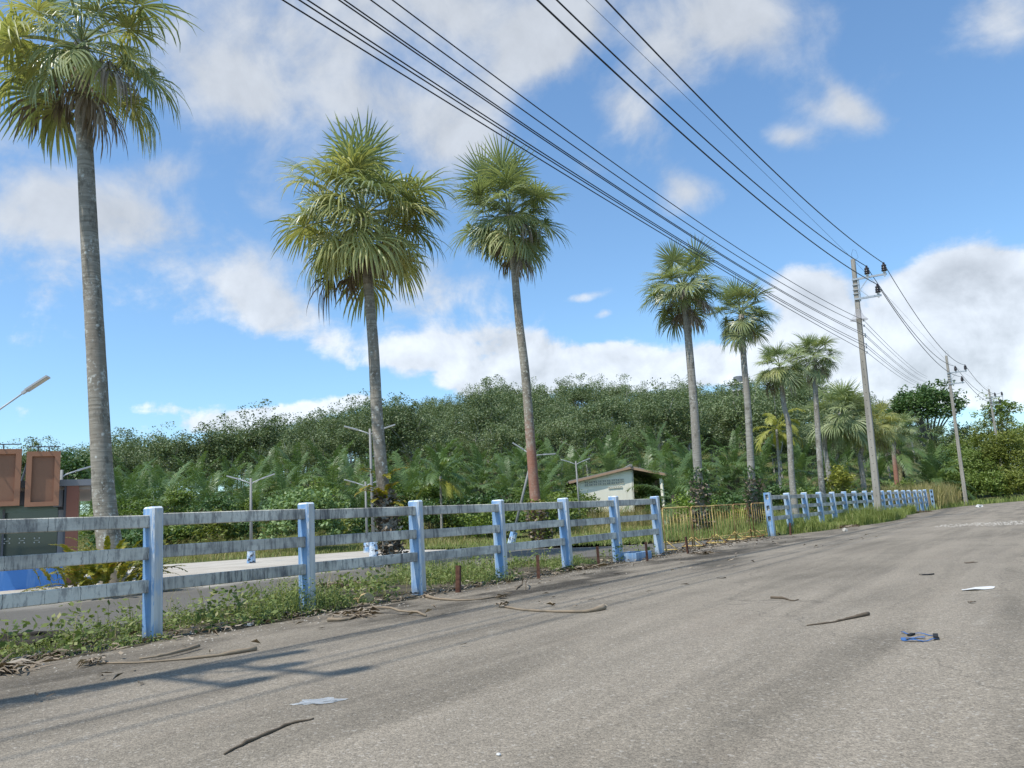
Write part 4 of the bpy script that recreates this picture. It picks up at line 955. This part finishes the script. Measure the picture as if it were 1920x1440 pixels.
# verge on the right and reeds
def verge(X, Y):
    ex = np.interp(Y, [60, 68, 76, 84, 92, 100], [-8.3, -8.2, -7.2, -5.0, -1.0, 8]); return (X < ex) & (X > ex - 9)
X, Y, nz = scatter(16000, (-18, 8, 62, 100), verge, rg, .25, -.35)
V, F = blades(np.stack([X, Y, terr(X, Y)], 1), .25 + .5 * np.clip(nz + .3, 0, 1) * rg.uniform(.5, 1.3, len(X)), .022, .5, rg)
tag(put('grass', np_mesh('grass', V, F, 'grass')), 'green verge grass along the far road edge', 'grass', None, 'stuff')
def reeds(X, Y): return (X < -8.4) & (X > -15)
X, Y, nz = scatter(7000, (-15, -8.4, 68, 82), reeds, rg, .3, -.3)
V, F = blades(np.stack([X, Y, terr(X, Y)], 1), 1.0 + 1.5 * rg.random(len(X)), .022, .5, rg)
tag(put('reeds', np_mesh('reeds', V, F, 'grass_dry')), 'tall straw coloured reeds left of the second pole foot', 'reeds', None, 'stuff')

# ------------------------------------------------------------------ lamps
def lamp(label, base, H, armdir, px_arm=.85, tilt=(0, 0), group='double armed solar street lamps', base_h=.62, single=False, rise=.28, hs=1.0):
    t_ = thing('street_lamp', label, 'street lamp', base, 0, group); t_.rotation_euler = (R(tilt[0]), R(tilt[1]), 0)
    mb = MB(); mb.tube([(0, 0, 0), (0, 0, H)], [.075, .05], 9); put('pole', mb.mesh('pole', 'lamp_pole', True), t_)
    if base_h:
        mb = MB(); mb.tube([(0, 0, -.1), (0, 0, base_h)], [.20, .17], 10); put('base', mb.mesh('base', 'lampbase'), t_)
    a = Vector((math.cos(armdir), math.sin(armdir), 0))
    for s in ((-1, 1) if not single else (1,)):
        o = a * s; A = Vector((0, 0, H - .28)); arm = MB()
        arm.tube([A, A + o * .12 + Vector((0, 0, .10)), A + o * px_arm * .6 + Vector((0, 0, .10 + rise * .6))], .025, 7); ar = put('arm', arm.mesh('arm', 'lamp_head', True), t_)
        c0 = A + o * px_arm * .55 + Vector((0, 0, .10 + rise * .55)); d = (o + Vector((0, 0, rise / px_arm * 1.05))).normalized(); sd = d.cross(Vector((0, 0, 1))).normalized(); up = sd.cross(d)
        h = MB(); h.box(c0 + d * .33 * hs, (.5 * hs, .2 * hs, .05), (d, sd, up)); h.box(c0 + d * .06, (.16, .1, .07), (d, sd, up)); hd = put('lamp_head', h.mesh('lamp_head', 'lamp_head'), t_)
        ln = MB(); ln.box(c0 + d * .36 * hs - up * .027, (.36 * hs, .16 * hs, .012), (d, sd, up)); put('lens', ln.mesh('lens', 'lamp_lens'), hd)
    return t_
vd = YAW                                            # arms run roughly across the view
def lh(p, y):                                       # height above p whose picture row is y
    d = fwd(p); best = min(range(0, 1600), key=lambda q: abs(((Vector((p.x, p.y, q * .01)) - Vector((0, 0, EYE))).dot(-_Uv) / (Vector((p.x, p.y, q * .01)) - Vector((0, 0, EYE))).dot(_F) * FPX + 720) - y)); return best * .01
p = gb(108, 1090); lamp('grey double armed street lamp in front of the brown building', p, lh(p, 886) + .1, vd + .5, .95)
p = gb(471, 1056); lamp('grey double armed street lamp left of the big pale shrub', p, lh(p, 899) + .05, vd + .3, .9)
p = gb(701, 1044); lamp('taller grey double armed street lamp beside the second palm trunk, painted base', p, lh(p, 808) + .1, vd + .25, .98)
p = gb(689, 1036); lamp('shorter double armed street lamp just left of the second palm trunk', p, lh(p, 905) + .05, vd + .4, .95)
p = gb(958, 1022); lamp('crooked double armed street lamp leaning behind the third palm', p, 4.6, vd + .1, .95, (0, 0)).rotation_euler = (R(-9), R(15), 0)
p = gb(1090, 1000); lamp('double armed street lamp in front of the cream hut, blue base', p, lh(p, 866) + .05, vd + .2, .92)
p = gb(-42, 1120); t_ = lamp('street lamp at the left edge with only one slanted flat head in view', p, lh(p, 765), vd + .2, 1.55, (0, 0), None, .7, False, 1.05, 1.35)

# ------------------------------------------------------------------ building on the left
A0 = gp(0, 1108); A1 = gp(121, 1098); bu = Vector((A1.x - A0.x, A1.y - A0.y, 0)).normalized(); bn = Vector((bu.y, -bu.x, 0)); UPV = Vector((0, 0, 1))
if bn.dot(Vector((0, 0, 0)) - A0) < 0: bn = -bn
def fpz(x, y, off=0):                               # picture point on the facade plane (moved out by off) -> along, height
    v = ray(x, y); o = Vector((0, 0, EYE)); q = A0 + bn * off; t_ = (q - o).dot(bn) / v.dot(bn); p = o + v * t_; return (p - A0).dot(bu), p.z
def fbox(x0, y0, x1, y1, off0, off1, mb, ztop=None, zbot=None):
    s0, za = fpz(x0, (y0 + y1) / 2, off1); s1, _ = fpz(x1, (y0 + y1) / 2, off1); zt = fpz((x0 + x1) / 2, y0, off1)[1] if ztop is None else ztop; zb = fpz((x0 + x1) / 2, y1, off1)[1] if zbot is None else zbot
    mb.box(A0 + bu * (s0 + s1) / 2 + bn * (off0 + off1) / 2 + UPV * (zt + zb) / 2 - UPV * A0.z, (abs(s1 - s0), off1 - off0, zt - zb), (bu, bn, UPV))
bd = thing('shop_building', 'low brown panelled building with glass front and blue base at the left edge', 'building')
def bpart(name, mat, *boxes):
    mb = MB()
    for b_ in boxes: fbox(*b_[:6], mb, *(b_[6:] if len(b_) > 6 else ()))
    return put(name, mb.mesh(name, mat), bd)
bpart('body', 'greyf', (-420, 906, 120, 1068, -6, -.02, 3.05, .0))
bpart('fascia_band', 'greyf', (-420, 928, 118, 955, -.02, .1))
bpart('cladding', 'greyl', (100, 908, 118, 950, -.02, .13))
bpart('glass_front', 'glass', (-420, 962, 107, 1050, -.015, .03, None, .74))
bpart('green_band', 'glassg', (-420, 956, 107, 969, -.01, .05))
for i, x in enumerate((-55, 3.0, 108)): bpart('mullion', 'greyl' if i == 2 else 'greyf', (x, 956, x + (4 if i < 2 else 10), 1050, .03, .09, None, .73))
bpart('column', 'brownw', (123, 906, 146, 1050, -1.2, .3, None, .0))
bpart('column_edge', 'greyf', (118.5, 906, 123, 1050, -.02, .28, None, .0))
bpart('blue_base', 'bluewall', (-420, 1050, 122, 1108, -.02, .42, .72, -.1))
rs0, rz0 = fpz(-420, 900, .5); rs1, rz1 = fpz(180, 897, .5)
rf = MB(); c = A0 + bu * ((rs0 + rs1) / 2) + bn * (-3.35); c.z = rz1 - .1
rf.box(c, (rs1 - rs0, 7.4, .2), (bu, bn, UPV)); put('roof', rf.mesh('roof', 'greyl'), bd)
rf = MB(); c2 = c.copy(); c2.z -= .16; rf.box(c2, (rs1 - rs0 - .3, 7.0, .1), (bu, bn, UPV)); put('soffit', rf.mesh('soffit', 'soffit'), bd)
for (x0, x1, y0, y1) in ((50.5, 110, 847, 948), (-62, 36.5, 843, 948)):
    pn = bpart('wood_panel', 'brownp2', (x0, y0, x1, y1, .42, .72))
    mb = MB(); s0, zt = fpz(x0, y0, .75); s1, zb = fpz(x1, y1, .75); wd = .15
    def fb(sa, sb, za, zb_): mb.box(A0 + bu * (sa + sb) / 2 + bn * .76 + UPV * (za + zb_) / 2, (sb - sa, .1, za - zb_), (bu, bn, UPV))
    fb(s0, s1, zt, zt - wd); fb(s0, s1, zb + wd * .9, zb); fb(s0, s0 + wd, zt - wd, zb + wd * .9); fb(s1 - wd, s1, zt - wd, zb + wd * .9)
    for o in [put('panel_frame', mb.mesh('panel_frame', 'brownp'), pn)]: pass
    mb = MB()
    for f in (.33, .66): mb.bar(A0 + bu * (s0 + (s1 - s0) * f) + bn * .74 + UPV * zt, A0 + bu * (s0 + (s1 - s0) * f) + bn * 1.0 + UPV * (zt + .12), .03)
    mb.bar(A0 + bu * s0 + bn * 1.0 + UPV * (zt + .12), A0 + bu * s1 + bn * 1.0 + UPV * (zt + .12), .03); mb.bar(A0 + bu * (s0 - .2) + bn * -.6 + UPV * (zt - .8), A0 + bu * s0 + bn * .5 + UPV * (zt - .35), .05)
    put('light_rail', mb.mesh('light_rail', 'greyf'), pn)
for x in (13, 41, 69):
    s_, z_ = fpz(x, 1015 - x * .03, .05); mb = MB()
    for qa in (-1, 1):
        for qb in (-1, 1): mb.box(A0 + bu * (s_ + .065 * qa) + bn * .05 + UPV * (z_ + .065 * qb), (.035, .03, .035), (bu, bn, UPV))
    mb.box(A0 + bu * s_ + bn * .04 + UPV * z_, (.12, .012, .012), (bu, bn, UPV))
    put('glass_clamp', mb.mesh('glass_clamp', 'metal'), bd)

# ------------------------------------------------------------------ hut
HD = 62.0
hc = at(1187, 935, HD); hdir = (hc - Vector((0, 0, hc.z))); hdir.z = 0; hview = Vector((hc.x, hc.y, 0)).normalized()
hu = Vector((-hview.y, hview.x, 0)); hu = -hu if hu.dot(_hr) < 0 else hu                 # to the right along the gable
ang = R(8); hu = (hu * math.cos(ang) + hview * math.sin(ang)).normalized(); hb = Vector((-hu.y, hu.x, 0)); hb = hb if hb.dot(hview) > 0 else -hb
HO = Vector((hc.x, hc.y, 0)); mpp = HD / 1473.0
def hp(x, y, back=0.0):                               # picture point on the gable plane
    v = ray(x, y); o = Vector((0, 0, EYE)); t_ = (HO - o).dot(hb) / v.dot(hb); p = o + v * t_; return p + hb * back
hut = thing('hut', 'small cream walled hut with low pitched roof and rows of vent blocks', 'hut')
def prism(mb, ring, back):
    n = len(ring); V = list(ring) + [p + hb * back for p in ring]; mb.add(V, [tuple(range(n)), tuple(reversed(range(n, 2 * n)))] + [(i, i + n, (i + 1) % n + n, (i + 1) % n) for i in range(n)])
BL = hp(1086, 960); BRt = hp(1190, 960); TL = hp(1084, 900); TR = hp(1182, 881); TR2 = hp(1187, 882)
mb = MB(); prism(mb, [BL, BRt, TR2, TR, TL], .15); put('gable_wall', mb.mesh('gable_wall', 'cream'), hut)
mb = MB(); SB = [BRt, BRt + hb * 7, TR2 + hb * 7, TR2]; off = hu * .12
mb.add([p - hu * .02 for p in SB] + [p - off for p in SB], [(0, 1, 2, 3), (7, 6, 5, 4), (0, 4, 5, 1), (1, 5, 6, 2), (2, 6, 7, 3), (3, 7, 4, 0)]); put('side_wall', mb.mesh('side_wall', 'cream'), hut)
mb = MB(); mb.box((BRt + TR2) / 2 + hb * 2.0 + hu * .0 - UPV * .2, (.06, 1.0, 1.9), (hu, hb, UPV)); mb.box((BRt + TR2) / 2 + hb * 4.2 - UPV * .1, (.06, 1.2, 1.2), (hu, hb, UPV)); put('door_opening', mb.mesh('door_opening', 'hole'), hut)
RIDGE = hp(1182, 876); LE = hp(1066, 903.5); RE = hp(1262, 892)
for a, b_ in ((LE, RIDGE), (RIDGE, RE)):
    mb = MB(); V = [a - hb * .32, b_ - hb * .32, b_ + hb * 8, a + hb * 8]; up = UPV * .07
    mb.add(V + [p + up for p in V], [(3, 2, 1, 0), (4, 5, 6, 7), (0, 1, 5, 4), (1, 2, 6, 5), (2, 3, 7, 6), (3, 0, 4, 7)]); put('roof_slope', mb.mesh('roof_slope', 'roof'), hut)
    mb = MB(); mb.bar(a - hb * .35 - UPV * .09, b_ - hb * .35 - UPV * .06, .05, .17); put('barge_board', mb.mesh('barge_board', 'fascia'), hut)
mb = MB(); mb.tube([RIDGE - hb * .47 + UPV * .12, RIDGE + hb * 8 + UPV * .12], .12, 8); put('ridge_cap', mb.mesh('ridge_cap', 'roof'), hut)
mb = MB(); pc = hp(1240, 900); mb.bar(Vector((pc.x, pc.y, tz(pc.x, pc.y) - .3)), pc + UPV * .15, .2); put('porch_post', mb.mesh('porch_post', 'cream'), hut)
vb_frame = MB()
def vent(x, y, w, h, n_):
    mb = MB(); c = hp(x, y) - hb * .01; W_, H_ = w * mpp, h * mpp; fr = .035
    mb.box(c, (W_, .03, H_), (hu, hb, UPV), 1)
    for k_ in range(n_ + 1): mb.box(c - hb * .02 + hu * (-W_ / 2 + W_ * k_ / n_), (fr, .05, H_ + fr), (hu, hb, UPV), 0)
    for q in (-.5, 0, .5): mb.box(c - hb * .022 + UPV * H_ * q, (W_ + fr, .046, fr), (hu, hb, UPV), 0)
    return mb
for k_ in range(9):
    x = 1099.5 + k_ * 8.35; sl2 = -(x - 1099) * .084
    for r_ in (0, 1): put('vent_block', vent(x, 905.0 + sl2 + r_ * 5.0, 6.6, 3.8, 2).mesh('vent_block', ['cream', 'hole']), hut)
for k_ in range(6): put('vent_block', vent(1143 + k_ * 4.3, 914.6 - k_ * .36, 3.4, 3.2, 1).mesh('vent_block', ['cream', 'hole']), hut)

# water tank house on the hill top
wp = at(1386, 724, 112); wt = thing('water_tank', 'small white structure with round grey tank on the hill top between the palms', 'water tank', (wp.x, wp.y, wp.z - 1))
mb = MB(); mb.box((0, 0, .7), (1.7, 1.7, .9)); put('chamber', mb.mesh('chamber', 'white'), wt)
for sx_ in (-.7, .7):
    for sy_ in (-.7, .7): mb = MB(); mb.tube([(sx_, sy_, -8), (sx_, sy_, .3)], .12, 6); put('leg', mb.mesh('leg', 'bark'), wt)
mb = MB(); mb.add([(-1.3, -1.3, 1.2), (1.3, -1.3, 1.2), (1.3, 1.3, 1.2), (-1.3, 1.3, 1.2), (0, 0, 1.7)], [(3, 2, 1, 0), (0, 1, 4), (1, 2, 4), (2, 3, 4), (3, 0, 4)]); put('roof', mb.mesh('roof', 'white'), wt)
mb = MB(); mb.tube([(0, 0, 1.5), (0, 0, 2.4)], .7, 14); put('tank', mb.mesh('tank', 'tank'), wt)

# ------------------------------------------------------------------ litter on the road
def groundline(px, r, label, name, mat, cat, lift=None, n=16, group=None, flare=None):
    pts = [gp(x, y) for x, y in px]; cpt = curve_pts(pts, n); rad = r if hasattr(r, '__len__') else [r, r]
    rr = [float(np.interp(k / n, np.linspace(0, 1, len(rad)), rad)) for k in range(n + 1)]
    rw_ = random.Random(len(label)); rr = [q * .78 * rw_.uniform(.75, 1.2) for q in rr]; cpt = [p + Vector((rw_.uniform(-1, 1), rw_.uniform(-1, 1), 0)) * .006 for p in cpt]
    mb = MB(); mb.tube([Vector((p.x, p.y, .012 + q * .8 + (lift[k * (len(lift) - 1) // n] if lift else 0))) for k, (p, q) in enumerate(zip(cpt, rr))], rr, 7)
    o = put(name, mb.mesh(name, mat, True)); return tag(o, label, cat, group)
def wisps(p, n, L, seed, label=None, name='wisp', mat='litter', parent=None):
    rg_ = np.random.default_rng(seed); C = np.zeros((n, 3)); C[:, 0] = p.x + rg_.normal(0, L * .3, n); C[:, 1] = p.y + rg_.normal(0, L * .3, n); C[:, 2] = .02 + rg_.random(n) * .05
    a = rg_.uniform(0, 6.28, n); d = np.stack([np.cos(a), np.sin(a), rg_.uniform(0, .25, n)], 1) * L * rg_.uniform(.4, 1, (n, 1)); s = np.stack([-np.sin(a), np.cos(a), rg_.normal(0, .4, n)], 1) * .012
    V = np.stack([C - s, C + s, C + d * .6 + s * .7, C + d + np.array([0, 0, -.0]), C + d * .6 - s * .7], 1); V[:, :, 2] = np.maximum(V[:, :, 2], .014)
    V[:, 3, 2] = .016 + rg_.random(n) * .05
    F = np.arange(n * 5).reshape(-1, 5); return np_mesh(name, V.reshape(-1, 3), F, mat)
SG = 'fallen palm leaf stalks on the road'
st = groundline([(190, 1247), (260, 1246), (330, 1241), (410, 1233), (480, 1222)], [.010, .012, .014, .018, .033], 'longest brown palm leaf stalk lying before the first fence post', 'palm_stalk', 'stalk', 'palm stalk', None, 16, SG)
st = groundline([(262, 1243), (300, 1238), (340, 1229), (372, 1220)], [.010, .016, .022, .030], 'shorter brown stalk lying across the longest stalk near the first post', 'palm_stalk', 'stalk', 'palm stalk', [.02, .02, .02], 12, SG)
groundline([(616, 1167), (650, 1165), (680, 1154), (700, 1151), (740, 1153), (800, 1158)], [.035, .02, .016, .018, .018, .022], 'pale curved palm stalk with flared ends right of the second post', 'palm_stalk', 'stalk', 'palm stalk', [0, .0, .05, .06, .03, 0], 18, SG)
groundline([(796, 1121), (820, 1126), (860, 1128), (900, 1126), (932, 1121)], [.036, .024, .017, .015, .013], 'pinkish palm stalk lying before the third post and rusty stub', 'palm_stalk', 'stalk', 'palm stalk', None, 14, SG)
groundline([(946, 1141), (985, 1147), (1040, 1150), (1090, 1151), (1112, 1149), (1134, 1145)], [.018, .015, .018, .020, .030, .044], 'palm stalk with thick brown end lying alone in mid road', 'palm_stalk', 'stalk', 'palm stalk', None, 16, SG)
groundline([(421, 1420), (460, 1399), (500, 1382), (545, 1362), (588, 1353)], [.006, .012, .011, .010, .005], 'dark bent stick lying nearest the camera', 'stick', 'stick', 'stick')
groundline([(1514, 1176), (1560, 1170), (1600, 1162), (1628, 1156)], [.008, .010, .016, .026], 'dark dry stick lying between stalk and blue strap', 'stick', 'stick', 'stick')
groundline([(1446, 1124), (1470, 1125), (1486, 1129), (1498, 1127)], [.02, .018, .008, .006], 'small forked dry twig in the middle of the road', 'twig', 'stick', 'twig')
groundline([(968, 1107), (980, 1098), (988, 1101), (986, 1109)], [.014, .018, .016, .01], 'curled dead leaf stem before the fourth post', 'curled_stem', 'stick', 'leaf', [0, .1, .1, 0])
def flat(px, size, rz, label, mat, cat, seed=0):
    p = gp(*px); rg_ = random.Random(seed); mb = MB(); n = 9; ring = [(size[0] * .5 * math.cos(6.283 * k / n) * rg_.uniform(.7, 1.15), size[1] * .5 * math.sin(6.283 * k / n) * rg_.uniform(.6, 1.2), rg_.uniform(.004, .022)) for k in range(n)]
    V = ring + [(x_ * .97, y_ * .97, z_ - .004) for x_, y_, z_ in ring] + [(0, 0, .012)]
    mb.add(V, [(k, (k + 1) % n, 2 * n) for k in range(n)] + [(k + n, (k + 1) % n + n, (k + 1) % n, k) for k in range(n)])
    tag(put('scrap', mb.mesh('scrap', mat), None, (p.x, p.y, .012), (0, 0, rz)), label, cat)
flat((1740, 1079.5), (.24, .09), YAW, 'flat dark scrap lying alone at the right of the road', 'rubberfoot', 'scrap', 1)
flat((1820, 1057), (.2, .1), YAW, 'small brown leaf scrap farthest right on the road', 'stick', 'scrap', 2)
flat((1354, 1086), (.16, .07), YAW, 'tiny brown leaf on the road before the barriers', 'stick', 'leaf', 3)
flat((1823, 1133), (.09, .05), YAW, 'tiny brown scrap below the white streak', 'stick', 'scrap', 4)
flat((1834, 1107.5), (.42, .14), YAW + .1, 'white plaster scrap smeared on the road at the right', 'white', 'scrap', 5)
# blue strap
sp_ = thing('blue_strap', 'crumpled loop of flat blue strap lying on the road at the right', 'strap')
mb = MB(); pts = [gp(x, y) for x, y in ((1691, 1190), (1700, 1192), (1722, 1193), (1745, 1195), (1756, 1198), (1757, 1202), (1745, 1205), (1722, 1206), (1700, 1205), (1695, 1203), (1712, 1200), (1735, 1201))]
c_ = curve_pts(pts, 40)
for k_ in range(40):
    a, b_ = c_[k_] + UPV * (.02 + .006 * math.sin(k_)), c_[k_ + 1] + UPV * (.02 + .006 * math.sin(k_ + 1)); mb.bar(a, b_, .012 if k_ < 24 else .034, .004)
put('loop', mb.mesh('loop', 'strap'), sp_); mb = MB(); mb.bar(gp(1705, 1196) + UPV * .02, gp(1713, 1193) + UPV * .02, .03, .012); mb.bar(gp(1755, 1197) + UPV * .03, gp(1756, 1203) + UPV * .03, .035, .014); put('buckle', mb.mesh('buckle', 'rubberfoot'), sp_)
def blob(name, label, cat, px, size, mat, seed, z=0.0, group=None, sub=2, rough=.25):
    rg_ = random.Random(seed); bm = bmesh.new(); bmesh.ops.create_icosphere(bm, subdivisions=sub, radius=1)
    for v in bm.verts:
        q = 1 + rough * MN.noise(v.co * 1.7 + Vector((seed, 0, 0))) * 1.6; v.co = Vector((v.co.x * size[0] * q, v.co.y * size[1] * q, max(v.co.z, -.35) * size[2] * q))
    p = gp(*px); o = put(name, bm_mesh(bm, name, mat), None, (p.x, p.y, z + .012 + size[2] * .3), (0, 0, rg_.uniform(0, 6))); return tag(o, label, cat, group)
blob('coconut_husk', 'tan fibrous husk lying in the weeds right of the second post', 'husk', (684, 1132), (.17, .12, .10), 'husk', 3, sub=3)
blob('white_stone', 'white stone at the grass edge before the far fence', 'stone', (1585, 997), (.12, .09, .09), 'stone', 4)
blob('plastic_bag', 'flattened clear plastic bag on the road near the camera', 'plastic bag', (597, 1320), (.13, .075, .012), 'plastic', 5, sub=3, rough=.5)
blob('plastic_cup', 'crushed clear plastic cup at the weeds between first two posts', 'plastic cup', (469, 1174), (.055, .04, .03), 'plastic', 6, sub=2, rough=.4)
blob('white_scrap', 'white litter scrap on the far road before the second pole', 'scrap', (1836, 951), (.35, .2, .14), 'white', 8, rough=.6)
blob('white_scrap', 'small white pebble on the road at the bottom right', 'pebble', (935, 1421), (.012, .01, .008), 'white', 9)
groundline([(666, 1141), (692, 1138)], [.035, .035], 'pale piece of bark tube before the tan husk', 'bark_tube', 'stalk', 'bark')
# dead frond piles
LYING = [fan_frond(3, .10, 'litter', .5, 1.0, 24, 100, 700 + q, True) for q in range(2)]
def pile(px, n, L, label, seed, extra=0, sc_=.55):
    p = gb(*px); t_ = thing('leaf_pile', label, 'leaf pile', p); put('leaves', wisps(Vector((0, 0, 0)), n, L, seed, name='leaves'), t_)
    rg_ = random.Random(seed)
    for i in range(extra):
        o = put('dead_frond', LYING[i % 2], t_, (rg_.uniform(-.3, .3), rg_.uniform(-.3, .3), .10), (rg_.uniform(-.25, .25), rg_.uniform(-.1, .15), rg_.uniform(0, 6.28)), (sc_ * 1.2, sc_ * 1.2, sc_ * .6))
pile((22, 1262), 70, .34, 'dry palm leaf pile at the left edge of the road', 31, 2, .4)
pile((70, 1240), 40, .25, 'thin scatter of dead leaves just right of the left edge pile', 36)
pile((642, 1100), 90, .5, 'grey heap of dead palm fronds in the weeds behind the second post', 32, 3, .45)
pile((915, 1083), 60, .4, 'dead palm leaf heap in the weeds left of the fourth post', 33, 2, .45)
pile((1085, 1068), 90, .45, 'scatter of pale dead leaves at the foot of the fifth post', 34)
pile((670, 1157), 60, .35, 'flat pale dead leaves under the curved stalk', 35)
pile((540, 1158), 40, .25, 'dead leaf scraps just left of the second post foot', 37)
pile((1320, 1040), 60, .3, 'pale dead leaf scraps beside the tilted stub', 38)
pile((1715, 962), 120, .9, 'dry frond litter along the far fence end', 39)
pile((1580, 990), 110, .7, 'brown frond litter at the grass edge before the far fence', 40)
pile((175, 1249), 26, .14, 'tuft of split fibres at the thin end of the longest stalk', 41)
pile((940, 1124), 26, .12, 'dark torn tip at the end of the pinkish stalk', 42)
pile((946, 1140), 26, .12, 'dark torn tip at the end of the lone mid road stalk', 43)
blob('mulch_heap', 'low black mulch heap at the left edge beside the weeds', 'mulch', (18, 1212), (.35, .5, .10), 'char', 44, sub=4, rough=.5)
# gravel: grit and pebbles along the fence foot and a pale patch on the right
rg = np.random.default_rng(77)
def grit(n, box, label, smin, smax, mat, ok=None, flat=.6):
    X = rg.uniform(box[0], box[1], n); Y = rg.uniform(box[2], box[3], n)
    if ok is not None: k_ = ok(X, Y); X, Y = X[k_], Y[k_]
    n = len(X); s = rg.uniform(smin, smax, n) ** 1.0; O = np.array([[1, 0, 0], [-.5, .86, 0], [-.5, -.86, 0], [0, 0, 1.0]]); a = rg.uniform(0, 6.28, n)
    rot = np.stack([np.stack([np.cos(a), -np.sin(a), 0 * a], -1), np.stack([np.sin(a), np.cos(a), 0 * a], -1), np.stack([0 * a, 0 * a, 0 * a + flat], -1)], 1)
    V = np.einsum('nij,kj->nki', rot, O) * s[:, None, None] + np.stack([X, Y, np.full(n, .011)], -1)[:, None, :]
    i = np.arange(n)[:, None] * 4; F = np.concatenate([i + np.array([[0, 1, 3]]), i + np.array([[1, 2, 3]]), i + np.array([[2, 0, 3]])])
    tag(put('gravel', np_mesh('gravel', V.reshape(-1, 3), F, mat)), label, 'gravel', None, 'stuff')
grit(2600, (-8.9, -7.4, 2.5, 26), 'grit and crumbs along the near fence foot', .004, .016, 'stone', lambda X, Y: rg.random(len(X)) < np.interp(X, [-8.9, -8.3, -7.4], [1, .8, .06]))
pp = gp(1900, 981); grit(2600, (pp.x - 2.2, pp.x + 3.5, pp.y - 3.0, pp.y + 3.0), 'pale gravel patch on the road at the right edge', .01, .04, 'stone', lambda X, Y: ((X - pp.x) / 3.2) ** 2 + ((Y - pp.y) / 2.0) ** 2 < rg.random(len(X)))
grit(900, (-6.5, 3, 1.0, 9.0), 'loose tiny stones on the near road', .002, .005, 'stone')
# leaf litter at fence foot
n = 1500; Y = rg.uniform(2.0, 26, n); X = -8.55 + rg.normal(0, .28, n) - np.abs(rg.normal(0, .5, n)) * (rg.random(n) < .4); sc0 = rg.random(n) < .07; X = np.where(sc0, rg.uniform(-8, -4.5, n), X); Lw = wisps(Vector((0, 0, 0)), n, .15, 91, name='leaf_litter')
co = np.empty(len(Lw.vertices) * 3, np.float32); Lw.vertices.foreach_get('co', co); co = co.reshape(n, 5, 3); co[:, :, :2] -= co[:, :1, :2]; co[:, :, 0] += X[:, None]; co[:, :, 1] += Y[:, None]; Lw.vertices.foreach_set('co', co.ravel()); Lw.update()
tag(put('leaf_litter', Lw), 'brown leaf litter strewn along the near fence foot', 'leaf litter', None, 'stuff')
